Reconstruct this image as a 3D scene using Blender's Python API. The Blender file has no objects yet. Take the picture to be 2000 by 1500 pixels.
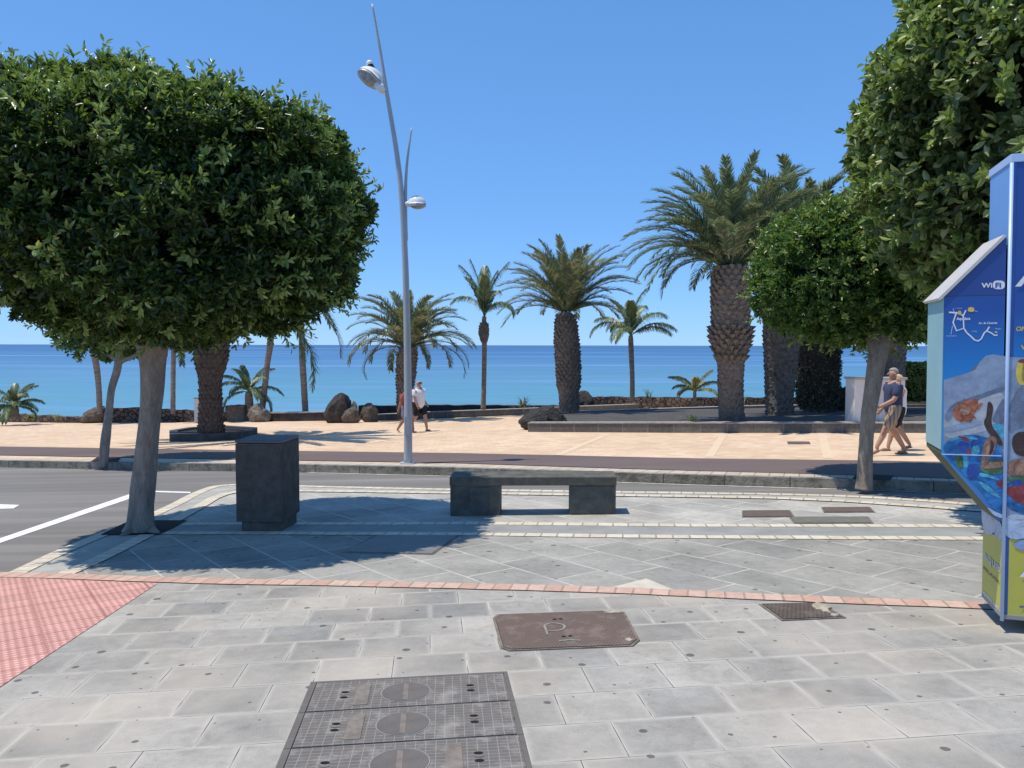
import bpy, bmesh, math, random
import numpy as np
from mathutils import Vector, Matrix, noise
R = math.radians
random.seed(7); rng = np.random.default_rng(7)
SC = bpy.context.scene
COL = SC.collection

# ------------------------------------------------------------------ camera, sky, sun, exposure
FPX = 1540.0
cam_d = bpy.data.cameras.new('camera'); cam = bpy.data.objects.new('camera', cam_d); COL.objects.link(cam)
cam_d.sensor_width = 36; cam_d.lens = FPX/2000*36; cam_d.clip_end = 90000; cam_d.clip_start = .05
CAMH = 1.6
PITCH = math.atan(76/FPX)
CM = Matrix.Translation((0, 0, CAMH)) @ Matrix.Rotation(math.pi/2-PITCH, 4, 'X') @ Matrix.Rotation(R(.11), 4, 'Z')
cam.matrix_world = CM
SC.camera = cam
SUN_EL, SUN_AZ = 69.5, -97.0       # azimuth clockwise from +Y
w = bpy.data.worlds.new("World"); SC.world = w; w.use_nodes = True
nt = w.node_tree; nt.nodes.clear()
sky = nt.nodes.new('ShaderNodeTexSky'); sky.sky_type = 'NISHITA'; sky.sun_disc = False
sky.sun_elevation = R(SUN_EL); sky.sun_rotation = R(SUN_AZ % 360)
sky.altitude = 0; sky.air_density = .75; sky.dust_density = 0; sky.ozone_density = 6.0
bg = nt.nodes.new('ShaderNodeBackground'); bg.inputs['Strength'].default_value = .13
wo = nt.nodes.new('ShaderNodeOutputWorld')
tint = nt.nodes.new('ShaderNodeMix'); tint.data_type = 'RGBA'; tint.blend_type = 'MULTIPLY'; tint.inputs[0].default_value = 1
tint.inputs[7].default_value = (1.10, 2.02, 3.15, 1); sepc = nt.nodes.new('ShaderNodeSeparateColor'); gam = nt.nodes.new('ShaderNodeCombineColor'); nt.links.new(sky.outputs[0], sepc.inputs[0])
for ch, ex in enumerate((.58, .50, .50)):      # the camera's tone response to the sky, channel by channel
    pw_ = nt.nodes.new('ShaderNodeMath'); pw_.operation = 'POWER'; pw_.inputs[1].default_value = ex
    nt.links.new(sepc.outputs[ch], pw_.inputs[0]); nt.links.new(pw_.outputs[0], gam.inputs[ch])
nt.links.new(gam.outputs[0], tint.inputs[6])   # white balance of the sky
nt.links.new(tint.outputs[2], bg.inputs[0]); nt.links.new(bg.outputs[0], wo.inputs[0])
sd = bpy.data.lights.new('sun', 'SUN'); sd.energy = 4.3; sd.angle = R(.53); sd.color = (1, .925, .81)
sun = bpy.data.objects.new('sun', sd); COL.objects.link(sun)
TOSUN = Vector((math.sin(R(SUN_AZ))*math.cos(R(SUN_EL)), math.cos(R(SUN_AZ))*math.cos(R(SUN_EL)), math.sin(R(SUN_EL))))
sun.rotation_euler = TOSUN.to_track_quat('Z', 'Y').to_euler(); sun.location = (0, 0, 40)
SC.view_settings.view_transform = 'Standard'; SC.view_settings.look = 'None'
SC.view_settings.exposure = 0; SC.view_settings.gamma = 1
try: SC.view_settings.use_curve_mapping = False
except Exception: pass
SC.cycles.max_bounces = 6; SC.cycles.transparent_max_bounces = 8

# ------------------------------------------------------------------ the sloping site
SX, SY = .02, .05
def gz(x, y, off=0.0):
    x = max(-60, min(60, x)); y = max(-20, min(46, y))
    return SX*x - SY*y + off
def ray(px, py):
    d = CM.to_3x3() @ Vector(((px-1000)/FPX, -(py-750)/FPX, -1)); return d
def P(px, py, off=0.0):            # the point of the sloping ground (raised by off) seen at a photo pixel
    d = ray(px, py)
    t = (SX*0-SY*0+off-CAMH)/(d.z-SX*d.x+SY*d.y)
    p = Vector((0, 0, CAMH))+d*t
    return p
def Q(px, py, depth):              # the point at a given depth (world y)
    d = ray(px, py); t = depth/d.y
    return Vector((0, 0, CAMH))+d*t
def S(px, depth): return px*depth/FPX

# ------------------------------------------------------------------ object helpers
def tag(o, label=None, cat=None, group=None, kind=None):
    if label: o['label'] = label
    if cat: o['category'] = cat
    if group: o['group'] = group
    if kind: o['kind'] = kind
    return o
def link_mesh(name, me, mats, parent=None, smooth=False):
    o = bpy.data.objects.new(name, me); COL.objects.link(o)
    for m in (mats if isinstance(mats, (list, tuple)) else [mats]): me.materials.append(m)
    if smooth: me.polygons.foreach_set('use_smooth', [True]*len(me.polygons))
    if parent is not None: o.parent = parent
    return o
def pyd(name, v, f, mats, parent=None, smooth=False):
    me = bpy.data.meshes.new(name); me.from_pydata([tuple(a) for a in v], [], f); me.update()
    return link_mesh(name, me, mats, parent, smooth)
def bm_obj(name, bm, mats, parent=None, smooth=False):
    me = bpy.data.meshes.new(name); bm.normal_update(); bm.to_mesh(me); bm.free()
    return link_mesh(name, me, mats, parent, smooth)
def empty(name, loc, label=None, cat=None, group=None, rz=0):
    o = bpy.data.objects.new(name, None); COL.objects.link(o); o.location = loc; o.rotation_euler = (0, 0, rz)
    o.empty_display_size = .2
    return tag(o, label, cat, group)
def np_mesh(name, V, F, k, mats, parent=None, smooth=False):
    me = bpy.data.meshes.new(name)
    n = len(F)
    me.vertices.add(len(V)); me.vertices.foreach_set('co', V.astype(np.float32).ravel())
    me.loops.add(n*k); me.loops.foreach_set('vertex_index', F.astype(np.int32).ravel())
    me.polygons.add(n); me.polygons.foreach_set('loop_start', np.arange(0, n*k, k, dtype=np.int32))
    me.polygons.foreach_set('loop_total', np.full(n, k, dtype=np.int32))
    me.update(calc_edges=True); me.validate()
    return link_mesh(name, me, mats, parent, smooth)
def box_bm(bm, x0, x1, y0, y1, z0, z1, bev=0):
    vs = [bm.verts.new(c) for c in [(x0, y0, z0), (x1, y0, z0), (x1, y1, z0), (x0, y1, z0), (x0, y0, z1), (x1, y0, z1), (x1, y1, z1), (x0, y1, z1)]]
    fs = [bm.faces.new([vs[i] for i in q]) for q in ((3, 2, 1, 0), (4, 5, 6, 7), (0, 1, 5, 4), (1, 2, 6, 5), (2, 3, 7, 6), (3, 0, 4, 7))]
    if bev:
        es = list({e for f in fs for e in f.edges})
        bmesh.ops.bevel(bm, geom=es, offset=bev, segments=2, affect='EDGES', profile=.6)
def prism_bm(bm, pts, z0s, z1s):
    n = len(pts)
    if not isinstance(z0s, (list, tuple)): z0s = [z0s]*n
    if not isinstance(z1s, (list, tuple)): z1s = [z1s]*n
    b = [bm.verts.new((p[0], p[1], z)) for p, z in zip(pts, z0s)]; t = [bm.verts.new((p[0], p[1], z)) for p, z in zip(pts, z1s)]
    bm.faces.new(t); bm.faces.new(b[::-1])
    for i in range(n): bm.faces.new((b[i], b[(i+1) % n], t[(i+1) % n], t[i]))
    bmesh.ops.recalc_face_normals(bm, faces=bm.faces[:])
def tube(pts, rads, seg=12, wob=0, ell=None, cap=True, wf=3):
    pts = [Vector(p) for p in pts]; V = []; F = []
    prev = None
    for i, p in enumerate(pts):
        t = (pts[min(i+1, len(pts)-1)]-pts[max(i-1, 0)]).normalized()
        a = prev if prev is not None else Vector((1, 0, 0))
        a = (a-t*a.dot(t)).normalized(); b = t.cross(a); prev = a
        for k in range(seg):
            th = 2*math.pi*k/seg; r = rads[i]
            if wob: r *= 1+wob*noise.noise(Vector((math.cos(th)*wf*.5, math.sin(th)*wf*.5, p.z*1.1+p.x*.7)))
            V.append(p+a*math.cos(th)*r+b*math.sin(th)*r)
    for i in range(len(pts)-1):
        for k in range(seg):
            F.append((i*seg+k, i*seg+(k+1) % seg, (i+1)*seg+(k+1) % seg, (i+1)*seg+k))
    if cap:
        F.append(tuple(range(seg))[::-1]); F.append(tuple((len(pts)-1)*seg+k for k in range(seg)))
    return V, F
def merge(parts):
    V = []; F = []
    for v, f in parts:
        o = len(V); V += list(v); F += [tuple(i+o for i in q) for q in f]
    return V, F
def smoothpath(pts, rads, n=5):
    po = []; ro = []
    for i in range(len(pts)-1):
        p0 = Vector(pts[max(i-1, 0)]); p1 = Vector(pts[i]); p2 = Vector(pts[i+1]); p3 = Vector(pts[min(i+2, len(pts)-1)])
        for k in range(n):
            t = k/n
            po.append(.5*((2*p1)+(p2-p0)*t+(2*p0-5*p1+4*p2-p3)*t*t+(3*p1-p0-3*p2+p3)*t**3)); ro.append(rads[i]*(1-t)+rads[i+1]*t)
    po.append(Vector(pts[-1])); ro.append(rads[-1]); return po, ro

# ------------------------------------------------------------------ materials
class M:
    def __init__(s, name, rough=.8, spec=.3):
        s.m = bpy.data.materials.new(name); s.m.use_nodes = True; s.t = s.m.node_tree; s.b = s.t.nodes['Principled BSDF']
        s.b.inputs['Roughness'].default_value = rough; s.b.inputs['Specular IOR Level'].default_value = spec
        s.pos = None
    def n(s, typ, **k):
        nd = s.t.nodes.new(typ)
        for a, v in k.items():
            if hasattr(nd, a) and a not in nd.inputs: setattr(nd, a, v)
            else: s.i(nd, a, v)
        return nd
    def i(s, nd, key, v):
        sock = nd.inputs[key]
        if hasattr(v, 'is_output'): s.t.links.new(v, sock)
        elif isinstance(v, bpy.types.Node): s.t.links.new(v.outputs[0], sock)
        else:
            if isinstance(v, (tuple, list)) and len(v) == 3 and sock.type == 'RGBA': v = (*v, 1)
            sock.default_value = v
    def geo(s):
        if not s.pos: s.pos = s.n('ShaderNodeTexCoord').outputs['Object']
        return s.pos
    def mapping(s, rot=0, scale=(1, 1, 1), vec=None, loc=(0, 0, 0)):
        nd = s.n('ShaderNodeMapping'); s.i(nd, 'Vector', vec or s.geo()); nd.inputs['Rotation'].default_value = (0, 0, rot)
        nd.inputs['Scale'].default_value = scale; nd.inputs['Location'].default_value = loc; return nd.outputs[0]
    def noise(s, scale, detail=4, rough=.6, vec=None, dist=0):
        nd = s.n('ShaderNodeTexNoise'); s.i(nd, 'Vector', vec or s.geo()); nd.inputs['Scale'].default_value = scale
        nd.inputs['Detail'].default_value = detail; nd.inputs['Roughness'].default_value = rough; nd.inputs['Distortion'].default_value = dist
        return nd.outputs['Fac']
    def ramp(s, fac, stops):
        nd = s.n('ShaderNodeValToRGB'); s.t.links.new(fac, nd.inputs[0]); cr = nd.color_ramp
        while len(cr.elements) < len(stops): cr.elements.new(.5)
        for e, (p, c) in zip(cr.elements, stops):
            e.position = p; e.color = (*(c if isinstance(c, (tuple, list)) else (c, c, c)), 1)
        return nd.outputs[0]
    def math(s, op, a, b=0, c=0, clamp=False):
        nd = s.n('ShaderNodeMath'); nd.operation = op; nd.use_clamp = clamp
        for k, v in enumerate((a, b, c)):
            if hasattr(v, 'is_output'): s.t.links.new(v, nd.inputs[k])
            else: nd.inputs[k].default_value = v
        return nd.outputs[0]
    def mix(s, fac, a, b, mode='MIX'):
        nd = s.n('ShaderNodeMix'); nd.data_type = 'RGBA'; nd.blend_type = mode; nd.clamp_factor = True
        for k, v in ((0, fac), (6, a), (7, b)):
            if hasattr(v, 'is_output'): s.t.links.new(v, nd.inputs[k])
            else: nd.inputs[k].default_value = v if k == 0 else (*v, 1)
        return nd.outputs[2]
    def col(s, c):
        if hasattr(c, 'is_output'): s.t.links.new(c, s.b.inputs['Base Color'])
        else: s.b.inputs['Base Color'].default_value = (*c, 1)
        return s
    def bump(s, h, strength=.4, dist=.02):
        nd = s.n('ShaderNodeBump'); s.t.links.new(h, nd.inputs['Height']); nd.inputs['Strength'].default_value = strength
        nd.inputs['Distance'].default_value = dist; s.t.links.new(nd.outputs[0], s.b.inputs['Normal']); return s
def simple(name, c, rough=.8, var=.25, scale=6, bump=.3, bd=.01, spec=.3, metal=0, stretch=None):
    m = M(name, rough, spec); vec = m.mapping(scale=stretch) if stretch else None
    f = m.noise(scale, 5, .65, vec)
    lo = tuple(x*(1-var) for x in c); hi = tuple(min(1, x*(1+var)) for x in c)
    m.col(m.ramp(f, [(.3, lo), (.7, hi)])); m.b.inputs['Metallic'].default_value = metal
    if bump: m.bump(m.noise(scale*6, 4, .6, vec), bump, bd)
    return m.m
def slab(name, ang, bw, bh, c1, c2, mort, off=.5, msize=.008, gum=True, seam=None, tint=None, stain=.34):
    m = M(name, .92, .12)
    v = m.mapping(rot=R(ang))
    def brick(ms, smooth=.1):
        b = m.n('ShaderNodeTexBrick'); m.i(b, 'Vector', v); b.offset = off; b.squash = 1
        for k, q in (('Color1', (0, 0, 0)), ('Color2', (1, 1, 1)), ('Mortar', (0, 0, 0)), ('Scale', 1.0), ('Mortar Size', ms), ('Mortar Smooth', smooth), ('Bias', 0.0), ('Brick Width', bw), ('Row Height', bh)): m.i(b, k, q)
        return b
    b = brick(msize)
    base = m.mix(b.outputs['Color'], c1, c2)
    st = m.noise(1.3, 6, .65); st2 = m.noise(14, 5, .7)
    base = m.mix(1.0, base, m.ramp(st, [(.3, 1-stain), (.7, 1+stain*.3)]), 'MULTIPLY')
    base = m.mix(1.0, base, m.ramp(st2, [(.25, .82), (.75, 1.07)]), 'MULTIPLY')
    st3 = m.noise(3.6, 7, .75, None, 1.2); base = m.mix(m.ramp(st3, [(.56, 0), (.68, .45)]), base, (.22, .20, .175))
    sp3 = m.noise(170, 2, .6); base = m.mix(1.0, base, m.ramp(sp3, [(.34, .78), (.46, 1.0)]), 'MULTIPLY')
    if tint: base = m.mix(m.ramp(m.noise(.9, 3, .5), [(.45, 0), (.7, .6)]), base, tint)
    base = m.mix(m.math('MULTIPLY', b.outputs['Fac'], m.ramp(m.noise(3, 3), [(.3, .35), (.6, .95)])), base, mort)
    if seam:
        b3 = brick(.035, 1.0); base = m.mix(m.math('MULTIPLY', b3.outputs['Fac'], .30), base, (.60, .565, .49))      # paler worn slab edges
        b2 = brick(.0028, .2)
        base = m.mix(m.math('MULTIPLY', b2.outputs['Fac'], m.ramp(m.noise(2.6, 3, .6), [(.40, .15), (.56, .95)])), base, seam)
    if gum:
        vo = m.n('ShaderNodeTexVoronoi'); vo.voronoi_dimensions = '2D'; m.i(vo, 'Vector', m.mapping(scale=(1, 1, 1))); m.i(vo, 'Scale', 4.8)
        sep = m.n('ShaderNodeSeparateColor'); m.t.links.new(vo.outputs['Color'], sep.inputs[0])
        wob = m.math('ADD', vo.outputs['Distance'], m.math('MULTIPLY', m.noise(30, 2), .06))
        rad = m.math('MULTIPLY', m.math('POWER', sep.outputs[0], 4), .11)
        d = m.math('LESS_THAN', wob, m.math('ADD', rad, .058))
        d = m.math('MULTIPLY', d, m.math('GREATER_THAN', sep.outputs[1], .42))
        base = m.mix(m.math('MULTIPLY', d, .72), base, (.06, .06, .06))
    m.col(base)
    h = m.math('SUBTRACT', m.math('MULTIPLY', m.noise(60, 4, .7), .25), b.outputs['Fac'])
    m.bump(h, .5, .006)
    return m.m

MAT = {}
MAT['slab_near'] = slab('grey_slabs_near', -6, .42, .355, (.32, .31, .285), (.50, .465, .405), (.56, .52, .44), .5, .006, True, (.085, .08, .072), (.54, .475, .385))
MAT['slab_diag'] = slab('grey_slabs_diagonal', 54, .78, .50, (.33, .325, .295), (.44, .42, .37), (.575, .54, .47), .3, .009, True)
MAT['slab_pale'] = slab('pale_slabs', 54, .78, .50, (.45, .435, .395), (.55, .525, .47), (.61, .57, .50), .3, .012, False)
MAT['band_grey'] = simple('grey_band_stone', (.30, .30, .28), .8, .15, 3)
MAT['asphalt'] = None
m = M('asphalt', .92, .12)
f = m.noise(.5, 5, .6, m.mapping(scale=(.25, 1, 1))); g = m.noise(140, 3, .7)
tyre = m.ramp(m.noise(1.1, 5, .6, m.mapping(rot=R(4), scale=(.08, 2.2, 1))), [(.42, .84), (.6, 1.05)])
m.col(m.mix(1, m.mix(1, tyre, m.ramp(f, [(.3, (.205, .193, .178)), (.7, (.268, .252, .232))]), 'MULTIPLY'), m.ramp(g, [(.3, .82), (.7, 1.12)]), 'MULTIPLY')); m.bump(g, .5, .006); MAT['asphalt'] = m.m
m = M('white_paint', .6); m.col(m.ramp(m.noise(9, 6, .7), [(.3, (.62, .61, .58)), (.5, (.84, .83, .8))])); MAT['paint'] = m.m
m = M('promenade_paving', .85, .2)
b = m.n('ShaderNodeTexBrick'); m.i(b, 'Vector', m.mapping(rot=R(-4))); b.offset = .5
for k, q in (('Color1', (.63, .45, .29)), ('Color2', (.74, .55, .375)), ('Mortar', (.52, .40, .27)), ('Scale', 1.0), ('Mortar Size', .006), ('Mortar Smooth', .3), ('Brick Width', .3), ('Row Height', .3)): m.i(b, k, q)
f = m.noise(.35, 6, .6); g = m.noise(5, 5, .7)
c = m.mix(1, b.outputs['Color'], m.ramp(f, [(.3, (.92, .90, .88)), (.65, (1.05, 1.06, 1.08))]), 'MULTIPLY')
c = m.mix(1, c, m.ramp(g, [(.3, .9), (.7, 1.07)]), 'MULTIPLY')
m.col(c); m.bump(g, .2, .01); MAT['promenade'] = m.m
MAT['promenade_band'] = simple('pale_promenade_band', (.70, .535, .365), .85, .08, 5)
m = M('cycle_path', .85, .25); g = m.noise(90, 3, .7)
c = m.ramp(m.noise(.7, 4, .6, m.mapping(scale=(.3, 1, 1))), [(.3, (.135, .098, .088)), (.7, (.178, .134, .120))])
m.col(m.mix(1, c, m.ramp(g, [(.3, .85), (.7, 1.12)]), 'MULTIPLY')); m.bump(g, .4, .005); MAT['cycle'] = m.m
MAT['soil'] = simple('dark_soil', (.035, .03, .027), .95, .5, 12, .8, .03)
m = M('black_gravel', .9, .25); g = m.noise(30, 6, .75)
m.col(m.mix(1, m.ramp(m.noise(1.2, 5, .7), [(.3, (.075, .07, .066)), (.7, (.13, .12, .112))]), m.ramp(g, [(.3, .6), (.7, 1.3)]), 'MULTIPLY')); m.bump(g, 1, .03); MAT['gravel'] = m.m
m = M('land', .95, .2); m.col(m.ramp(m.noise(.3, 6, .6), [(.3, (.16, .13, .10)), (.7, (.30, .25, .20))])); MAT['land'] = m.m

def cobble(name, c1, c2, mort, bw):
    m = M(name, .8, .3); uv = m.n('ShaderNodeUVMap').outputs[0]
    b = m.n('ShaderNodeTexBrick'); m.i(b, 'Vector', uv); b.offset = 0
    for k, q in (('Color1', c1), ('Color2', c2), ('Mortar', mort), ('Scale', 1.0), ('Mortar Size', .009), ('Mortar Smooth', .3), ('Bias', 0.0), ('Brick Width', bw), ('Row Height', .3)): m.i(b, k, q)
    m.col(m.mix(1, b.outputs['Color'], m.ramp(m.noise(18, 4, .7), [(.3, .8), (.7, 1.08)]), 'MULTIPLY'))
    m.bump(m.math('SUBTRACT', m.math('MULTIPLY', m.noise(60, 4), .4), b.outputs['Fac']), .6, .008)
    return m.m
MAT['cream'] = cobble('cream_cobbles', (.62, .54, .41), (.72, .64, .50), (.34, .31, .26), .17)
MAT['cream_kerb'] = cobble('cream_kerb_blocks', (.50, .425, .335), (.60, .52, .41), (.28, .24, .2), .22)
MAT['redcob'] = cobble('pink_cobbles', (.56, .34, .255), (.64, .45, .35), (.40, .29, .23), .135)
m = M('tactile_paving', .75, .35)
vo = m.n('ShaderNodeTexVoronoi'); vo.voronoi_dimensions = '2D'; m.i(vo, 'Vector', m.mapping(rot=R(-35))); m.i(vo, 'Scale', 22.0); m.i(vo, 'Randomness', 0.0)
dot = m.ramp(vo.outputs['Distance'], [(.22, 1), (.42, 0)])
b = m.n('ShaderNodeTexBrick'); m.i(b, 'Vector', m.mapping(rot=R(-35))); b.offset = 0
for k, q in (('Color1', (.90, .90, .90)), ('Color2', (1.06, 1.03, 1.02)), ('Mortar', (.74, .66, .64)), ('Scale', 1.0), ('Mortar Size', .012), ('Mortar Smooth', .3), ('Brick Width', .4), ('Row Height', .22)): m.i(b, k, q)
c = m.mix(dot, (.54, .265, .22), (.78, .46, .39))
c = m.mix(1, c, b.outputs['Color'], 'MULTIPLY'); c = m.mix(1, c, m.ramp(m.noise(2.4, 5, .6), [(.3, .86), (.7, 1.08)]), 'MULTIPLY')
m.col(c); m.bump(dot, .8, .006); MAT['tactile'] = m.m

def lava(name, c1, c2, scale=3.2, mort=(.10, .09, .08)):
    m = M(name, .95, .2); vo = m.n('ShaderNodeTexVoronoi'); m.i(vo, 'Vector', m.mapping(scale=(1, 1, 1.5))); m.i(vo, 'Scale', scale)
    ve = m.n('ShaderNodeTexVoronoi'); ve.feature = 'DISTANCE_TO_EDGE'; m.i(ve, 'Vector', m.mapping(scale=(1, 1, 1.5))); m.i(ve, 'Scale', scale)
    sep = m.n('ShaderNodeSeparateColor'); m.t.links.new(vo.outputs['Color'], sep.inputs[0])
    c = m.mix(sep.outputs[0], c1, c2); c = m.mix(1, c, m.ramp(m.noise(20, 5, .7), [(.3, .6), (.7, 1.3)]), 'MULTIPLY')
    e = m.ramp(ve.outputs['Distance'], [(.02, 0), (.09, 1)])
    m.col(m.mix(e, mort, c)); m.bump(e, 1, .05); return m.m
MAT['lava'] = lava('lava_stone_wall', (.07, .055, .05), (.20, .15, .12), 3.5, (.025, .022, .02))
MAT['darkwall'] = simple('dark_basalt_wall', (.055, .05, .05), .9, .4, 4, .6, .03)
MAT['walltop'] = simple('weathered_coping', (.33, .30, .27), .9, .3, 6)
m = M('basalt_kerb', .9, .25)
b = m.n('ShaderNodeTexBrick'); m.i(b, 'Vector', m.n('ShaderNodeUVMap').outputs[0]); b.offset = 0
for k, q in (('Color1', (.125, .12, .107)), ('Color2', (.18, .172, .152)), ('Mortar', (.24, .22, .19)), ('Scale', 1.0), ('Mortar Size', .012), ('Mortar Smooth', .2), ('Brick Width', .75), ('Row Height', 5.0)): m.i(b, k, q)
m.col(m.mix(1, b.outputs['Color'], m.ramp(m.noise(12, 5, .7), [(.3, .7), (.7, 1.25)]), 'MULTIPLY')); m.bump(m.noise(40, 4), .5, .01); MAT['bedkerb'] = m.m
m = M('road_kerb_stone', .9, .25)
b = m.n('ShaderNodeTexBrick'); m.i(b, 'Vector', m.n('ShaderNodeUVMap').outputs[0]); b.offset = 0
for k, q in (('Color1', (.26, .235, .19)), ('Color2', (.36, .33, .27)), ('Mortar', (.07, .065, .06)), ('Scale', 1.0), ('Mortar Size', .008), ('Mortar Smooth', .2), ('Brick Width', .95), ('Row Height', 5.0)): m.i(b, k, q)
m.col(m.mix(m.ramp(m.noise(5, 7, .75), [(.44, 0), (.62, .75)]), b.outputs['Color'], (.10, .092, .065))); m.bump(m.noise(20, 6, .7), 1, .03); MAT['kerb'] = m.m
MAT['bench'] = simple('dark_polished_basalt', (.115, .108, .086), .7, .4, 7, .1, .003, .25)
MAT['bin'] = simple('charcoal_concrete', (.125, .108, .088), .9, .3, 9, .5, .003, .12)
MAT['pole'] = simple('grey_painted_steel', (.40, .42, .43), .4, .08, 3, 0, spec=.5)
MAT['lamp_white'] = simple('off_white_lamp_shell', (.80, .79, .77), .35, .06, 6, 0, spec=.5)
MAT['lamp_glass'] = simple('dusty_lamp_glass', (.30, .30, .29), .25, .35, 14, 0, spec=.5)
MAT['black'] = simple('black_plastic', (.03, .03, .032), .5, .1, 6, 0)
def rockm(name, c, scale=4):
    m = M(name, .95, .2); a = m.noise(scale, 7, .72, None, .6); g = m.noise(scale*6, 5, .7)
    c0 = m.ramp(a, [(.25, tuple(x*.35 for x in c)), (.5, c), (.75, tuple(min(1, x*1.7) for x in c))])
    m.col(m.mix(1, c0, m.ramp(g, [(.3, .7), (.7, 1.25)]), 'MULTIPLY')); m.bump(g, 1, .12); return m.m
MAT['rock_brown'] = rockm('brown_boulder', (.20, .165, .135)); MAT['rock_dark'] = rockm('dark_lava_rock', (.095, .085, .08)); MAT['rock_pale'] = rockm('pale_lichen_rock', (.30, .265, .22))
MAT['stoneblock'] = rockm('rough_cut_block', (.24, .20, .165), 3)
def barkm(name, c1, c2, st=(4, 4, 1.2), sc=3):
    m = M(name, .9, .2); v = m.mapping(scale=st); a = m.noise(sc, 6, .65, v, .4); g = m.noise(sc*5, 5, .7, v)
    m.col(m.mix(1, m.ramp(a, [(.3, c1), (.7, c2)]), m.ramp(g, [(.3, .78), (.7, 1.15)]), 'MULTIPLY')); m.bump(m.math('ADD', a, m.math('MULTIPLY', g, .5)), .8, .03); return m.m
MAT['bark'] = barkm('ficus_bark', (.22, .18, .145), (.43, .37, .30))
MAT['coco_bark'] = barkm('coconut_palm_bark', (.16, .13, .10), (.36, .30, .24), (1, 1, 9), 2)
MAT['palm_bark'] = barkm('date_palm_trunk', (.10, .085, .07), (.28, .24, .20), (3, 3, 3), 3)
def leafm(name, stops, rough=.32, trans=.32, spec=.5, tcol=(.30, .46, .06)):
    m = M(name, rough, spec); g = m.n('ShaderNodeNewGeometry')
    c = m.ramp(g.outputs['Random Per Island'], stops); m.col(c)
    if trans:
        t = m.n('ShaderNodeBsdfTranslucent'); m.t.links.new(m.mix(.5, c, tcol), t.inputs[0])
        mx = m.n('ShaderNodeMixShader'); mx.inputs[0].default_value = trans
        out = m.t.nodes['Material Output']; m.t.links.new(m.b.outputs[0], mx.inputs[1]); m.t.links.new(t.outputs[0], mx.inputs[2]); m.t.links.new(mx.outputs[0], out.inputs[0])
    return m.m
MAT['leaf'] = leafm('ficus_leaves', [(0, (.008, .023, .011)), (.45, (.018, .047, .016)), (.78, (.052, .105, .026)), (1, (.19, .27, .07))])
MAT['leaf_big'] = leafm('broad_ficus_leaves', [(0, (.03, .06, .02)), (.35, (.09, .13, .045)), (.7, (.20, .25, .09)), (1, (.42, .46, .20))])
MAT['leaf_bright'] = leafm('bright_ficus_leaves', [(0, (.03, .075, .018)), (.45, (.055, .13, .03)), (.8, (.09, .19, .04)), (1, (.18, .30, .06))])
MAT['leaf_young_sunlit'] = leafm('young_and_sunlit_ficus_leaves', [(0, (.13, .21, .045)), (.5, (.25, .34, .08)), (1, (.44, .50, .18))])  # young shoots, and painted sunlight on the upper rosettes
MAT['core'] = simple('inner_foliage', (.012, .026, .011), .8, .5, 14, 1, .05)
MAT['frond'] = leafm('date_palm_fronds', [(0, (.07, .12, .07)), (.5, (.135, .21, .12)), (.88, (.25, .32, .19)), (1, (.46, .44, .28))], .45, .3, .4, (.32, .36, .12))
MAT['frond_dry'] = leafm('dry_tipped_fronds', [(0, (.08, .13, .07)), (.5, (.165, .225, .12)), (.84, (.30, .33, .18)), (1, (.54, .45, .28))], .5, .3, .35, (.36, .34, .12))
MAT['frond_coco'] = leafm('coconut_fronds', [(0, (.07, .12, .06)), (.5, (.14, .20, .09)), (.85, (.24, .29, .13)), (1, (.42, .42, .2))], .4, .2, .4, (.25, .35, .1))
MAT['frond_yellow'] = leafm('yellowing_fronds', [(0, (.14, .17, .06)), (.5, (.27, .27, .10)), (1, (.48, .42, .20))], .5, .25, .3)
MAT['hedge'] = leafm('hedge_leaves', [(0, (.10, .13, .03)), (.5, (.24, .27, .05)), (1, (.48, .45, .12))], .5, .2, .3)
MAT['wrender'] = simple('off_white_render', (.68, .66, .62), .85, .07, 3)
MAT['doorwhite'] = simple('pale_grey_door', (.56, .56, .53), .6, .05, 3, 0)

# ------------------------------------------------------------------ ground sheets
def sheet(name, pts, off, mat, uvdir=None, label=None):
    """flat polygon lying on the slope at height off; pts are ground x,y pairs"""
    bm = bmesh.new(); vs = [bm.verts.new((p[0], p[1], gz(p[0], p[1], off))) for p in pts]
    f = bm.faces.new(vs)
    if f.normal.z < 0 or True: bm.normal_update()
    if f.normal.z < 0: f.normal_flip()
    o = bm_obj(name, bm, mat); tag(o, kind='structure'); return o
def pp(off, *px): return [P(x, y, off).xy for x, y in px]
def resample(pts, step=.25):
    pts = [Vector(p) for p in pts]; out = [pts[0]]
    for a, b in zip(pts, pts[1:]):
        n = max(1, int((b-a).length/step))
        for k in range(1, n+1): out.append(a.lerp(b, k/n))
    return out
def chaikin(pts, n=2):
    pts = [Vector(p) for p in pts]
    for _ in range(n):
        q = [pts[0]]
        for a, b in zip(pts, pts[1:]): q += [a.lerp(b, .25), a.lerp(b, .75)]
        q.append(pts[-1]); pts = q
    return pts
def offs(pts, d):
    out = []
    for i, p in enumerate(pts):
        t = (pts[min(i+1, len(pts)-1)]-pts[max(i-1, 0)]).normalized(); out.append(p+Vector((-t.y, t.x))*d)
    return out
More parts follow.
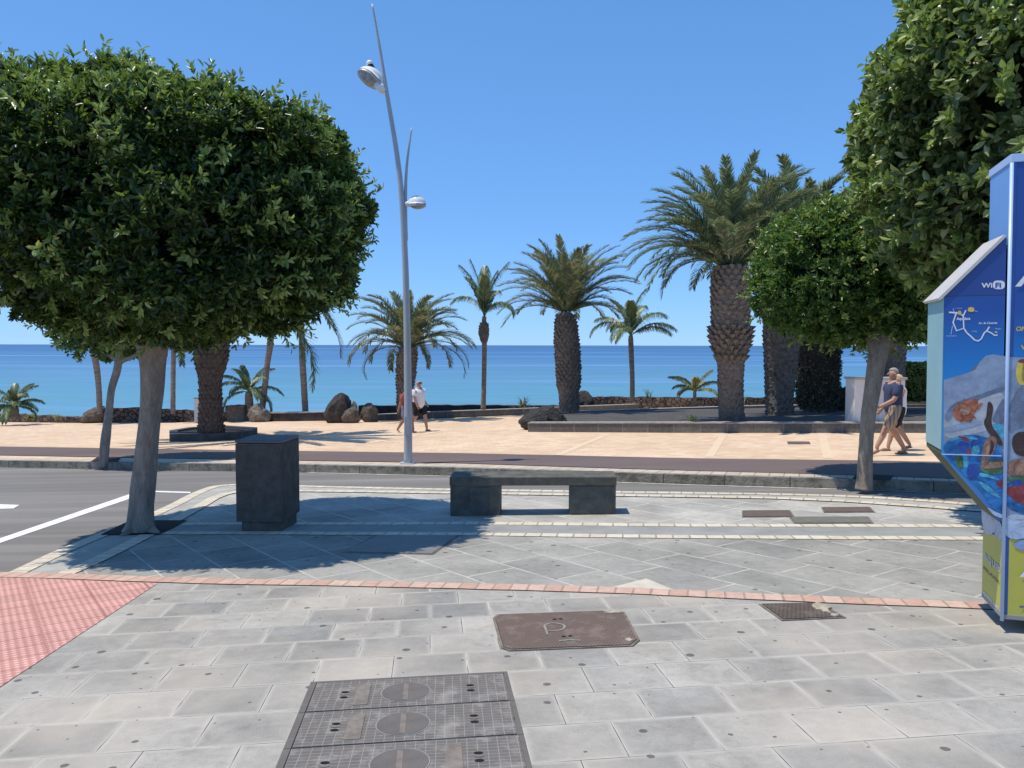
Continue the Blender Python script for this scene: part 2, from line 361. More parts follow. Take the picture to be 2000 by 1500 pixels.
def strip(name, line, w0, w1, z0, z1, mat, solid=False, jag=0, parent=None, kind='structure', uvs=True, off_base=0.0):
    """band along a ground line between lateral offsets w0..w1; solid makes a kerb with a real height from z0 to z1"""
    L = resample(line); A = offs(L, w0); B = offs(L, w1); bm = bmesh.new(); uvl = bm.loops.layers.uv.new('UVMap')
    s = [0]
    for a, b in zip(L, L[1:]): s.append(s[-1]+(b-a).length)
    def vv(p, z, j=0): return bm.verts.new((p.x, p.y, gz(p.x, p.y, z)))
    ja = [Vector((0, random.uniform(-jag, jag))) for _ in L]; jb = [Vector((0, random.uniform(-jag, jag))) for _ in L]
    ta = [vv(p+q, z1) for p, q in zip(A, ja)]; tb = [vv(p+q, z1) for p, q in zip(B, jb)]
    rows = [(ta, tb, abs(w1-w0))]
    if solid:
        ba = [vv(p, z0) for p in A]; bb = [vv(p, z0) for p in B]
        rows += [(ba, ta, z1-z0), (tb, bb, z1-z0)]
    for r0, r1, wd in rows:
        for i in range(len(L)-1):
            f = bm.faces.new((r0[i], r0[i+1], r1[i+1], r1[i]))
            for lp, uv in zip(f.loops, ((s[i], .02), (s[i+1], .02), (s[i+1], min(.28, wd)), (s[i], min(.28, wd)))): lp[uvl].uv = uv
    if solid:
        for i in (0, len(L)-1): 
            f = bm.faces.new((ba[i], ta[i], tb[i], bb[i]))
    bmesh.ops.recalc_face_normals(bm, faces=bm.faces[:])
    bm.faces.ensure_lookup_table()
    if not solid and bm.faces[0].normal.z < 0:
        for f in bm.faces: f.normal_flip()
    o = bm_obj(name, bm, mat, parent)
    if kind: tag(o, kind=kind)
    return o

# base land: one sheet; falls to the sea bed beyond the promenade wall
ys = [-60, -20, 0, 10, 20, 30, 38, 44, 46, 60, 90, 400, 3000, 40000]
xs = [-40000, -3000, -300, -60, -30, 0, 30, 60, 300, 3000, 40000]
V = []; F = []
def landz(x, y):
    if y <= 44: return gz(x, y, -.03)
    z = gz(x, 44, -.03); t = min(1, (y-44)/46); return z+( -15-z)*t
for y in ys:
    for x in xs: V.append((x, y, landz(x, y)))
nx = len(xs)
for j in range(len(ys)-1):
    for i in range(nx-1): F.append((j*nx+i, j*nx+i+1, (j+1)*nx+i+1, (j+1)*nx+i))
tag(pyd('ground', V, F, MAT['land']), kind='structure')

# sea
SEAZ = -10.0
ys = [55, 80, 120, 200, 400, 1000, 3000, 10000, 38000]; xs = [-38000, -8000, -1500, -300, 0, 300, 1500, 8000, 38000]
V = [(x, y, SEAZ) for y in ys for x in xs]; nx = len(xs)
F = [(j*nx+i, j*nx+i+1, (j+1)*nx+i+1, (j+1)*nx+i) for j in range(len(ys)-1) for i in range(nx-1)]
m = M('sea_water', .45, .22)
sp = m.n('ShaderNodeSeparateXYZ'); m.t.links.new(m.geo(), sp.inputs[0])
ly = m.math('LOGARITHM', m.math('MAXIMUM', sp.outputs[1], 10), 10)      # depth of water follows distance from the shore
cmb = m.n('ShaderNodeCombineXYZ'); m.t.links.new(m.math('DIVIDE', sp.outputs[0], m.math('MAXIMUM', sp.outputs[1], 100)), cmb.inputs[0]); m.t.links.new(ly, cmb.inputs[1])
n1 = m.noise(1, 3, .5, m.mapping(scale=(1.2, 16, 1), vec=cmb.outputs[0]))
n2 = m.noise(1, 4, .6, m.mapping(scale=(5, 60, 1), vec=cmb.outputs[0]))
n3 = m.noise(1, 4, .6, m.mapping(scale=(.03, .12, 1)))
lw = m.math('ADD', ly, m.math('MULTIPLY', m.math('SUBTRACT', n1, .5), .55))
lw = m.math('ADD', lw, m.math('MULTIPLY', m.math('SUBTRACT', n2, .5), .12))
t = m.math('DIVIDE', m.math('SUBTRACT', lw, 2.0), 2.2)
c = m.ramp(t, [(0, (.115, .285, .36)), (.12, (.105, .275, .37)), (.25, (.09, .225, .35)), (.36, (.065, .18, .34)), (.58, (.045, .13, .28)), (.95, (.04, .11, .245))])
sm = m.ramp(n1, [(.54, 0), (.64, .55)])
c = m.mix(sm, c, (.17, .33, .52))
c = m.mix(1, c, m.ramp(n2, [(.3, .88), (.7, 1.1)]), 'MULTIPLY')
m.col(c); m.bump(n3, .35, .8); MAT['sea'] = m.m
tag(pyd('sea', V, F, MAT['sea']), kind='structure')

# ---- near pavement, its bands, the road
far_edge = chaikin(pp(0, (-260, 1245), (7, 1123), (126, 1067), (304, 1000), (385, 957), (430, 946), (520, 946), (650, 950), (874, 955), (1300, 961), (1597, 965), (1760, 973), (1920, 985), (2300, 1018)), 2)
road_near = far_edge
road_far = pp(0, (-900, 893), (0, 911), (250, 916), (460, 919), (600, 921), (900, 928), (1350, 944), (1662, 953), (2000, 966), (2400, 985))
road_far = [Vector(p) for p in road_far]
# asphalt everywhere up to the far kerb, the pavement laid over it
sheet('road', [(-60, -12), (60, -12), (60, road_far[-1].y)] + [tuple(p) for p in road_far[::-1]] + [(-60, road_far[0].y)], -.02, MAT['asphalt'])
near_poly = [tuple(p) for p in far_edge]
sheet('pavement', near_poly + [(40, far_edge[-1].y), (40, -12), (-30, -12), (-30, far_edge[0].y-9)], 0.0, MAT['slab_pale'])
# diagonal-slab zone
red_line = chaikin(pp(0, (-200, 1123), (0, 1125), (133, 1128), (350, 1137), (700, 1143), (1000, 1150), (1210, 1156), (1350, 1163), (1650, 1176), (1920, 1186), (2300, 1205)), 2)
upper2 = pp(0, (130, 1045), (400, 1042), (877, 1044), (1350, 1049), (1912, 1052), (2400, 1056))
inner_l = pp(0, (122, 1125), (192, 1095), (388, 992), (420, 971), (460, 958))
def ypoly(line_a, line_b): return [tuple(p) for p in line_a] + [tuple(p) for p in reversed(line_b)]
sheet('pavement', ypoly([P(135, 1122, 0).xy, P(262, 1060, 0).xy, P(292, 1044, 0).xy] + upper2[2:], [p for p in red_line if p.x > P(135, 1126, 0).x]), .004, MAT['slab_diag'])
# foreground slabs
sheet('pavement', [tuple(p) for p in red_line] + [(40, red_line[-1].y), (40, -12), (-30, -12), (-30, red_line[0].y)], .008, MAT['slab_near'])
# tactile area
tri = pp(.012, (-500, 1119), (0, 1126), (308, 1139), (0, 1341), (-500, 1680))
sheet('pavement', pp(.0, (1182, 1152), (1262, 1131), (1325, 1157)), .0065, simple('cream_slab', (.58, .52, .42), .8, .15, 6))
sheet('tactile_paving', tri, .012, MAT['tactile'])
strip('cobble_line', red_line, -.085, .085, 0, .016, MAT['redcob'], jag=.006)
CW = .085
strip('cobble_line', far_edge, -CW-.09, CW-.09, 0, .006, MAT['cream'], jag=.012)
strip('cobble_line', chaikin(pp(0, (122, 1125), (192, 1095), (300, 1040), (388, 992), (425, 969), (470, 960), (650, 960), (874, 964), (1300, 970), (1580, 975), (1870, 995), (2300, 1028)), 1), -CW, CW, 0, .012, MAT['cream'], jag=.01)
sheet('pavement_band', ypoly([Vector(p) for p in offs(far_edge, -.2)][1:], [Vector(p) for p in pp(0, (50, 1125), (122, 1125), (192, 1095), (300, 1040), (388, 992), (425, 969), (470, 960), (650, 960), (874, 964), (1300, 970), (1580, 975), (1870, 995), (2300, 1028))]), .0025, simple('grey_band_upper', (.40, .385, .34), .85, .2, 3))
strip('cobble_line', pp(0, (330, 1024), (944, 1023), (1350, 1027), (1860, 1028), (2400, 1032)), -CW, CW, 0, .008, MAT['cream'], jag=.01)
strip('cobble_line', pp(0, (290, 1042), (877, 1044), (1350, 1050), (1912, 1053), (2400, 1058)), -CW, CW, 0, .010, MAT['cream'], jag=.01)
sheet('pavement_band', pp(0, (330, 1025), (944, 1025), (1350, 1029), (1860, 1030), (2400, 1034), (2400, 1057), (1912, 1052), (1350, 1049), (877, 1043), (290, 1041)), .005, MAT['band_grey'])
# road markings
for pts in (((-40, 1074), (-8, 1054), (256, 964), (262, 971)), ((-60, 983), (38, 986), (26, 993), (-60, 995)), ((300, 958.5), (372, 960.5), (372, 963), (300, 961))):
    sheet('road_marking', pp(-.016, *pts), -.016, MAT['paint'])
strip('road_marking', pp(-.016, (600, 923), (900, 930.5), (1350, 947), (1662, 956), (2000, 969)), -.035, .035, 0, -.015, simple('worn_edge_line', (.55, .53, .49), .8, .35, 7))

# ---- far side: kerb, cream blocks, cycle path, promenade
RISE = .13
strip('kerb', road_far, .0, .17, -.03, RISE, MAT['kerb'], solid=True)
strip('kerb_band', road_far, .17, .62, 0, RISE-.004, MAT['cream_kerb'], jag=.01)
prom_front = offs(road_far, .5)
sheet('promenade', [tuple(p) for p in prom_front] + [(60, prom_front[-1].y), (60, 43.5), (-60, 43.5), (-60, prom_front[0].y)], RISE-.01, MAT['promenade'])
cyc = pp(RISE, (-900, 858), (0, 872), (460, 879), (900, 885), (1350, 895), (1675, 899), (1837, 902), (2400, 912)) + pp(RISE, (2400, 952), (1837, 934), (1600, 926), (1350, 919), (900, 904.5), (460, 897), (0, 889), (-900, 876))
sheet('cycle_path', cyc, RISE-.006+.008, MAT['cycle'])
for a, b in (((1415, 846), (1385, 892)), ((1605, 846), (1618, 894)), ((1190, 846), (1090, 888)), ((700, 868), (1000, 820)), ((330, 862), (120, 882))):
    strip('promenade_band', [P(*a, RISE).xy, P(*b, RISE).xy], -.09, .09, 0, RISE-.0055, MAT['promenade_band'])

# ---- trees pits
def pit(pts, off, h=.004):
    sheet('tree_pit', pp(off, *pts), off+h, MAT['soil'])
pit([(196, 1046), (255, 1018), (366, 1018), (312, 1046)], 0.0, .014)

# ------------------------------------------------------------------ plates and covers in the paving
def plate(name, label, px, mat, off=.0, th=.012, group=None, cat='cover'):
    pts = pp(off, *px); c = sum((Vector(p) for p in pts), Vector((0, 0)))/len(pts)
    root = empty(name, (c.x, c.y, gz(c.x, c.y, off)), label, cat, group)
    bm = bmesh.new(); q = [(p[0]-c.x, p[1]-c.y) for p in pts]
    z = [gz(p[0], p[1])-gz(c.x, c.y) for p in pts]
    prism_bm(bm, q, [a-.02 for a in z], [a+th for a in z]); bm_obj('lid', bm, mat, root)
    # frame: a thin rim round the lid
    bm = bmesh.new(); n = len(q)
    ctr = Vector((0, 0))
    out = [Vector(p)*1.0+Vector(p).normalized()*.022 for p in q]; zz = [gz(c.x+o.x, c.y+o.y)-gz(c.x, c.y) for o in out]
    inn = [Vector(p)+Vector(p).normalized()*.003 for p in q]
    for i in range(n):
        j = (i+1) % n
        prism_bm(bm, [out[i], out[j], inn[j], inn[i]], -.02, [zz[i]+th-.004, zz[j]+th-.004, z[j]+th-.004, z[i]+th-.004])
    bm_obj('frame', bm, MAT['frame'], root)
    return root, c
MAT['frame'] = simple('worn_iron_frame', (.20, .17, .14), .8, .4, 10)
def ribbed(name, c, rc, ang, sp, w=.3, sp2=None):
    m = M(name, .85, .12); b = m.n('ShaderNodeTexBrick'); m.i(b, 'Vector', m.mapping(rot=R(ang))); b.offset = 0 if sp2 else .5
    for k, q in (('Color1', c), ('Color2', tuple(x*1.12 for x in c)), ('Mortar', rc), ('Scale', 1.0), ('Mortar Size', w*sp), ('Mortar Smooth', .2), ('Brick Width', sp), ('Row Height', sp2 or sp*1.0)): m.i(b, k, q)
    f = m.noise(7, 6, .7)
    m.col(m.mix(m.ramp(f, [(.5, 0), (.72, .55)]), b.outputs['Color'], tuple(x*1.7 for x in rc))); m.bump(b.outputs['Fac'], .5, .004); return m.m
MAT['cov_brown'] = ribbed('brown_ribbed_iron', (.115, .082, .068), (.19, .145, .12), -6, .022, .14)
MAT['cov_grey'] = ribbed('grey_gridded_iron', (.145, .132, .12), (.27, .25, .222), -4.5, .045, .05, .03)
MAT['cov_plain'] = simple('brown_plate', (.14, .105, .085), .7, .15, 9)
MAT['cov_dark'] = simple('dark_grey_plate', (.19, .185, .175), .6, .1, 4)
MAT['cov_tan'] = simple('tan_label_plate', (.22, .19, .16), .85, .3, 14, spec=.12)
MAT['light_rim'] = simple('light_iron_rim', (.27, .26, .245), .6, .2, 9)
MAT['hole'] = simple('lift_hole', (.012, .012, .012), .9, .1, 5, 0)
plate('access_cover', 'large smooth dark steel plate half in tree shade, set in the diagonal slabs', [(672, 1079), (738, 1047), (893, 1047), (843, 1083)], MAT['cov_dark'], .004)
plate('access_cover', 'brown rectangular plate nearest the bench of the three plates right of it', [(1452, 998.5), (1541, 998), (1549, 1010), (1452, 1010.5)], MAT['cov_plain'])
plate('access_cover', 'thin brown plate farthest back of the three plates right of the bench', [(1607, 992), (1697, 991.5), (1706, 1001), (1612, 1001.5)], MAT['cov_plain'])
plate('access_cover', 'long grey-green plate touching the cream cobble line right of the bench', [(1545, 1011), (1693, 1010.5), (1702, 1022.5), (1554, 1023)], simple('grey_green_plate', (.17, .165, .135), .7, .15, 9))
plate('access_cover', 'small brown plate in the tan promenade paving before the planting bed', [(1538, 863), (1580, 863), (1582, 867.5), (1540, 867.5)], MAT['cov_plain'], RISE-.008)
r, c = plate('drain_cover', 'dark brown drain cover with crumbled cream mortar on its right side', [(1488, 1182), (1598, 1180), (1646, 1207), (1530, 1212)], ribbed('drain_iron', (.075, .058, .05), (.15, .12, .10), -6, .03, .12), .008)
def blotch(name, px, py, w, h, off, mat, parent, n=18, jit=.45, zt=.018):
    c = P(px, py, off); pts = []
    for k in range(n):
        a = 2*math.pi*k/n; rr = 1+random.uniform(-jit, jit); pts.append((c.x+math.cos(a)*w*rr, c.y+math.sin(a)*h*rr))
    bm = bmesh.new(); o = parent.location
    prism_bm(bm, [(p[0]-o.x, p[1]-o.y) for p in pts], [gz(p[0], p[1], off+.002)-o.z for p in pts], [gz(p[0], p[1], off+zt)-o.z for p in pts])
    return bm_obj(name, bm, mat, parent)
MAT['mortar'] = simple('crumbled_mortar', (.40, .35, .26), .95, .35, 20)
blotch('mortar', 1606, 1191, .05, .10, .008, MAT['mortar'], r)
blotch('mortar', 1630, 1205, .03, .025, .008, MAT['mortar'], r)
# brown ribbed cover with a painted loop
r, c = plate('access_cover', 'brown ribbed iron cover with a painted white loop and worn corners', [(975, 1203), (1196, 1195), (1216, 1199), (1243, 1251), (1230, 1262), (1000, 1271), (984, 1266), (968, 1210)], MAT['cov_brown'], .008)
chalk = simple('faded_white_marking', (.30, .27, .25), .9, .25, 30)
def stroke(name, pxs, wd, off, z, mat, root, cl=False):
    pts = [Vector(P(x, y, off).xy)-Vector(root.location.xy) for x, y in pxs]
    if cl: pts = chaikin(pts, 2)
    A = offs(pts, -wd/2); B = offs(pts, wd/2); bm = bmesh.new(); ro = root.location
    def zz(p): return gz(p.x+ro.x, p.y+ro.y, off)-ro.z+z
    a = [bm.verts.new((p.x, p.y, zz(p))) for p in A]; b = [bm.verts.new((p.x, p.y, zz(p))) for p in B]
    for i in range(len(a)-1): bm.faces.new((a[i], a[i+1], b[i+1], b[i]))
    bm.normal_update()
    for f in bm.faces:
        if f.normal.z < 0: f.normal_flip()
    return bm_obj(name, bm, mat, root)
stroke('painted_loop', [(1069, 1243), (1066, 1232), (1062, 1226), (1072, 1221), (1090, 1221), (1103, 1225), (1102, 1232), (1090, 1236), (1064, 1236)], .014, .008, .015, chalk, r, True)
stroke('paint_smear', [(1092, 1256), (1112, 1254), (1134, 1255)], .02, .008, .015, simple('faded_teal_paint', (.22, .27, .24), .9, .4, 30), r)
for x, y in ((1083, 1213), (1095, 1212.5), (1101, 1247), (1114, 1246)): blotch('lift_hole', x, y, .014, .012, .008, MAT['hole'], r, 10, 0, .0145)
blotch('mortar', 1228, 1254, .02, .03, .008, MAT['mortar'], r, jit=.3); blotch('mortar', 1196, 1199, .06, .03, .008, MAT['mortar'], r)
# row of three big grey covers
A = P(606, 1338, .008); B = P(991, 1317, .008)
ux = Vector((B.x-A.x, B.y-A.y)); Wc = ux.length; ux.normalize(); uy = Vector((ux.y, -ux.x))
D1 = (P(1010, 1371, .008)-P(991, 1317, .008)).xy.length*.995
names = ['top', 'mid', 'low']
labs = ['grey gridded iron cover, farthest of the row of three in the foreground', 'grey gridded iron cover, the middle one of the row of three', 'nearest grey gridded cover of the row of three, its tan plate right of the disc']
for k in range(3):
    o2 = Vector((A.x, A.y))+uy*(D1+.004)*k
    ctr = o2+ux*Wc/2+uy*D1/2
    root = empty('access_cover', (ctr.x, ctr.y, gz(ctr.x, ctr.y, .008)), labs[k], 'cover', 'row of three iron covers')
    def L(a, b): return o2+ux*a*Wc+uy*b*D1-ctr
    def zr(p, h): return gz(p.x+ctr.x, p.y+ctr.y)-gz(ctr.x, ctr.y)+h
    def patch(name, pts, h, mat, h0=-.01):
        bm = bmesh.new(); prism_bm(bm, pts, [zr(p, h0) for p in pts], [zr(p, h) for p in pts]); return bm_obj(name, bm, mat, root)
    patch('lid', [L(.035, .01), L(.975, .01), L(.975, .985), L(.035, .985)], .010, MAT['cov_grey'])
    rim = simple('grey_iron_rim', (.15, .137, .125), .85, .15, 8, spec=.12) if k == 0 else bpy.data.materials['grey_iron_rim']
    for a0, a1, b0, b1 in ((0, .03, 0, 1), (.98, 1, 0, 1)) + (((0, 1, -.06, -.002),) if k == 0 else ()):
        patch('frame_bar', [L(a0, b0), L(a1, b0), L(a1, b1), L(a0, b1)], .009, rim)
    cx = .485; rr = .115*Wc
    disc = [L(cx, .52)+Vector((math.cos(a), math.sin(a)))*rr for a in [2*math.pi*i/40 for i in range(40)]]
    rimo = [L(cx, .52)+Vector((math.cos(a), math.sin(a)))*(rr+.007) for a in [2*math.pi*i/40 for i in range(40)]]
    patch('disc_rim', rimo, .0125, MAT['light_rim']); patch('disc', disc, .0145, simple('smooth_grey_iron', (.150, .135, .122), .85, .12, 12, spec=.12) if k == 0 else bpy.data.materials['smooth_grey_iron'])
    patch('disc_strip', [L(cx-.012, .25), L(cx+.012, .25), L(cx+.012, .8), L(cx-.012, .8)], .0155, MAT['cov_tan'])
    tx = .275 if k < 2 else .70
    patch('label_plate', [L(tx-.035, .15), L(tx+.035, .15), L(tx+.035, .88), L(tx-.035, .88)], .0135, MAT['cov_tan'])
    for hx in (.19, .80):
        for dy in (-.09, .09):
            patch('lift_hole', [L(hx, .5+dy)+Vector((math.cos(a)*.02, math.sin(a)*.012)) for a in [2*math.pi*i/14 for i in range(14)]], .0125, MAT['hole'])
        patch('lift_boss', [L(hx, .5)+Vector((math.cos(a)*.02, math.sin(a)*.007)) for a in [2*math.pi*i/14 for i in range(14)]], .014, MAT['cov_tan'])

# ------------------------------------------------------------------ bench and litter bin
bo = P(878, 1008, .004); BD = bo.y
be = P(1205, 1007.5, .004)
bang = math.atan2(be.y-bo.y, be.x-bo.x)
bang = R(-2.5)
BL = (be-bo).xy.length
bench = empty('park_bench', bo, 'long dark stone bench on two blocks standing on the pale slabs', 'bench', rz=bang)
slope = -SX*0+math.tan(0)
hb = S(77, BD)
def zl(x): return x*(be.z-bo.z)/BL
bm = bmesh.new(); box_bm(bm, 0, BL, 0, .46, hb-.105, hb, .008)
for v in bm.verts: v.co.z += v.co.x*.012
bm_obj('seat', bm, MAT['bench'], bench)
for a, b in ((0, S(100, BD)), (BL-S(92, BD), BL)):
    bm = bmesh.new(); box_bm(bm, a+.006, b-.006, .02, .44, -.08, hb-.107, .006)
    for v in bm.verts: v.co.z += v.co.x*.012
    bm_obj('leg', bm, MAT['bench'], bench)
bm = bmesh.new(); w_ = S(42, BD); box_bm(bm, S(38, BD), S(38, BD)+w_, .011, .019, .05, hb-.125, .003)
bm_obj('panel', bm, simple('worn_stone_panel', (.085, .088, .08), .5, .3, 8), bench)
bm = bmesh.new(); box_bm(bm, BL-S(90, BD), BL-S(8, BD), .011, .019, .03, hb-.115, .003)
for v in bm.verts: v.co.z += v.co.x*.012
bm_obj('panel', bm, bpy.data.materials['worn_stone_panel'], bench)

no = P(549, 1038, .004); ND = no.y
binr = empty('litter_bin', no, 'tall square charcoal litter bin with recessed foot in tree shade', 'bin', rz=R(-3.5))
wb = S(87, ND); db = .58; hb2 = S(180, ND)
bm = bmesh.new(); box_bm(bm, -wb+.03, -.0, .03, db-.05, -.05, .10, .005); bm_obj('foot', bm, MAT['bin'], binr)
bm = bmesh.new(); box_bm(bm, -wb-.02, .02, 0, db, .10, hb2-.035, .012); bm_obj('body', bm, MAT['bin'], binr)
bm = bmesh.new(); box_bm(bm, -wb-.022, .022, -.002, db+.002, hb2-.03, hb2, .006)
bm_obj('top', bm, simple('bin_top_stone', (.12, .13, .14), .5, .2, 8), binr)
for sx_ in (-.30,):
    bm = bmesh.new(); box_bm(bm, -.004, .0, .02, db-.02, .12, hb2-.05)
    bmesh.ops.translate(bm, vec=(.0245, 0, 0), verts=bm.verts); bm_obj('side_door', bm, simple('bin_door_slab', (.115, .10, .083), .9, .3, 7, .4, .003, .12), binr)
    bm = bmesh.new(); box_bm(bm, -wb-.005, .005, -.005, -.0015, .13, hb2-.06, .001); bm_obj('front_slab', bm, bpy.data.materials['bin_door_slab'], binr)

# ------------------------------------------------------------------ street lamp with two masts
lo = P(797, 905, RISE); LD = lo.y
lamp = empty('street_lamp', lo, 'tall grey curved street lamp with two masts beside the cycle path', 'street lamp')
def rel(px, py, d=LD): return Q(px, py, d)-lo
pts = [rel(797, 907), rel(797, 800), rel(795, 640), rel(791, 500), rel(784, 380), rel(775, 300), rel(762, 220), rel(752, 160), rel(741, 90), rel(727, 8)]
wd = [17, 15.5, 13.5, 12, 10.5, 9.5, 8.5, 7.5, 5.5, 3]
p_, r_ = smoothpath(pts, [S(a, LD)/2 for a in wd], 6)
v, f = tube(p_, r_, 20); pyd('main_mast', v, f, MAT['pole'], lamp, True)
pts = [rel(793, 470, LD+.02), rel(792, 430, LD+.03), rel(792, 380, LD+.03), rel(795, 320, LD+.03), rel(804, 250, LD+.03)]
p_, r_ = smoothpath(pts, [S(a, LD)/2 for a in (8, 7.5, 6.5, 5, 2.5)], 6)
v, f = tube(p_, r_, 16); pyd('short_mast', v, f, MAT['pole'], lamp, True)
v, f = tube([(0, 0, -.12), (0, 0, .02), (0, 0, .021)], [.16, .16, .12], 20); pyd('base_flange', v, f, MAT['pole'], lamp)
def head(cx, cy, wpx, hpx, tilt, dz=0, flip=1):
    c = rel(cx, cy); a = S(wpx, LD)/2; h = S(hpx, LD)
    bm = bmesh.new(); bmesh.ops.create_uvsphere(bm, u_segments=28, v_segments=16, radius=1)
    geom = bm.verts[:]+bm.edges[:]+bm.faces[:]
    bmesh.ops.bisect_plane(bm, geom=geom, plane_co=(0, 0, 0), plane_no=(0, 0, 1), clear_inner=True)
    for q in bm.verts:
        taper = 1-.25*max(0, q.co.x*flip)
        q.co.x *= a; q.co.y *= a*.72*taper; q.co.z *= h
    T = Matrix.Translation(c) @ Matrix.Rotation(tilt, 4, 'Y') @ Matrix.Rotation(R(-26 if tilt else 0), 4, 'X')
    bmesh.ops.transform(bm, matrix=T, verts=bm.verts)
    sh = bm_obj('lamp_shell', bm, MAT['lamp_white'], lamp, True)
    bm = bmesh.new(); bmesh.ops.create_circle(bm, cap_ends=True, segments=36, radius=1)
    for q in bm.verts: q.co.x *= a*.99; q.co.y *= a*.71*(1-.25*max(0, q.co.x*flip/a))
    bmesh.ops.solidify(bm, geom=bm.faces[:], thickness=.03)
    bmesh.ops.transform(bm, matrix=T @ Matrix.Translation((0, 0, -.012)), verts=bm.verts); bm_obj('lamp_rim', bm, MAT['pole'], sh)
    bm = bmesh.new(); bmesh.ops.create_uvsphere(bm, u_segments=24, v_segments=12, radius=1)
    for q in bm.verts: q.co.x *= a*.82; q.co.y *= a*.55; q.co.z *= h*.45
    bmesh.ops.transform(bm, matrix=T @ Matrix.Translation((-.02*flip, 0, -.018)), verts=bm.verts); bm_obj('lamp_glass', bm, MAT['lamp_glass'], sh, True)
    return T
head(724, 154, 56, 22, R(33), flip=1)
v, f = tube([rel(738, 163), rel(750, 180)], [.10, .06], 14); pyd('lamp_bracket', v, f, MAT['lamp_white'], lamp, True)
head(814, 399, 36, 17, 0, flip=-1)
v, f = tube([rel(803, 397), rel(792, 399)], [.06, .05], 14); pyd('lamp_bracket', v, f, MAT['lamp_white'], lamp, True)
bm = bmesh.new(); bmesh.ops.create_uvsphere(bm, u_segments=16, v_segments=10, radius=S(6.5, LD)); bmesh.ops.translate(bm, vec=rel(722, 124), verts=bm.verts)
ph = bm_obj('sensor_cap', bm, MAT['lamp_white'], lamp, True)
v, f = tube([rel(722, 126), rel(725, 131), rel(733, 139)], [S(6, LD), S(6, LD), S(3, LD)], 12); pyd('sensor_body', v, f, MAT['black'], lamp, True)
bm = bmesh.new(); box_bm(bm, -.05, .05, -S(8.4, LD), -S(7.4, LD), .55, .9, .01); bm_obj('hatch', bm, MAT['pole'], lamp)

# ------------------------------------------------------------------ low walls, kerbs, beds
def wall(name, label, cat, base, toppx, thick, off, mat, topmat=None, coping=0, group=None, rough=0):
    """wall standing on the ground line under photo pixels; heights from the top pixels"""
    B0 = [P(x, y, off) for x, y in base]; tops = [Q(x, t, b.y).z for (x, y), t, b in zip(base, toppx, B0)]
    org = B0[0].copy(); root = empty(name, org, label, cat, group)
    pl = []; tl = []
    for i in range(len(B0)-1):
        n = max(1, int((B0[i+1]-B0[i]).xy.length/.3))
        for k in range(n): pl.append(B0[i].lerp(B0[i+1], k/n)); tl.append(tops[i]*(1-k/n)+tops[i+1]*k/n)
    pl.append(B0[-1]); tl.append(tops[-1])
    L = [Vector(p.xy) for p in pl]; Bk = offs(L, thick); s = [0]
    for a, b in zip(L, L[1:]): s.append(s[-1]+(b-a).length)
    bm = bmesh.new(); uvl = bm.loops.layers.uv.new('UVMap')
    def mk(pts, zs): return [bm.verts.new((p.x-org.x, p.y-org.y, z-org.z)) for p, z in zip(pts, zs)]
    tz = [t-coping+(random.uniform(-rough, rough) if rough else 0) for t in tl]
    fb = mk(L, [p.z-.1 for p in pl]); ft = mk(L, tz); kt = mk(Bk, tz); kb = mk(Bk, [p.z-.6 for p in pl])
    for r0, r1 in ((fb, ft), (ft, kt), (kt, kb)):
        for i in range(len(L)-1):
            f = bm.faces.new((r0[i], r0[i+1], r1[i+1], r1[i]))
            for lp, uv in zip(f.loops, ((s[i], .1), (s[i+1], .1), (s[i+1], .5), (s[i], .5))): lp[uvl].uv = uv
    for i in (0, len(L)-1): bm.faces.new((fb[i], ft[i], kt[i], kb[i]))
    bmesh.ops.recalc_face_normals(bm, faces=bm.faces[:])
    bm_obj('wall_body', bm, mat, root)
    if coping:
        bm = bmesh.new(); A = offs(L, -.02); C = offs(L, thick+.02); uvl = bm.loops.layers.uv.new('UVMap')
        a0 = mk2 = [bm.verts.new((p.x-org.x, p.y-org.y, z-org.z-coping+.001)) for p, z in zip(A, tl)]
        a1 = [bm.verts.new((p.x-org.x, p.y-org.y, z-org.z)) for p, z in zip(A, tl)]
        c1 = [bm.verts.new((p.x-org.x, p.y-org.y, z-org.z)) for p, z in zip(C, tl)]
        c0 = [bm.verts.new((p.x-org.x, p.y-org.y, z-org.z-coping+.001)) for p, z in zip(C, tl)]
        for r0, r1 in ((a0, a1), (a1, c1), (c1, c0)):
            for i in range(len(L)-1):
                f = bm.faces.new((r0[i], r0[i+1], r1[i+1], r1[i]))
                for lp, uv in zip(f.loops, ((s[i], .1), (s[i+1], .1), (s[i+1], .5), (s[i], .5))): lp[uvl].uv = uv
        for i in (0, len(L)-1): bm.faces.new((a0[i], a1[i], c1[i], c0[i]))
        bmesh.ops.recalc_face_normals(bm, faces=bm.faces[:]); bm_obj('coping', bm, topmat, root)
    return root
wall('stone_wall', 'low lava stone wall at far left with plants growing over it', 'wall', [(-420, 824), (0, 824), (90, 825), (165, 826)], [807, 808, 813, 818], .45, RISE, MAT['lava'], rough=.05)
wall('stone_wall', 'lava stone wall between the leaning boulder and the white box', 'wall', [(190, 825.5), (265, 825.5), (382, 824)], [797, 797, 803], .45, RISE, MAT['lava'], rough=.03)
wall('stone_wall', 'dark lava stone wall between the white box and the stone block', 'wall', [(391, 824), (442, 823.5)], [804, 806], .45, RISE, MAT['lava'], rough=.03)
wall('stone_wall', 'smooth dark wall between the pale boulder and the tall standing boulder', 'wall', [(505, 823), (640, 821.5)], [806.5, 804], .4, RISE, MAT['darkwall'], MAT['walltop'], .04)
wall('stone_wall', 'long dark wall behind the walking couple in the middle', 'wall', [(700, 816), (900, 811), (1095, 806)], [792.5, 791.5, 792], .4, RISE, MAT['darkwall'], rough=.02)
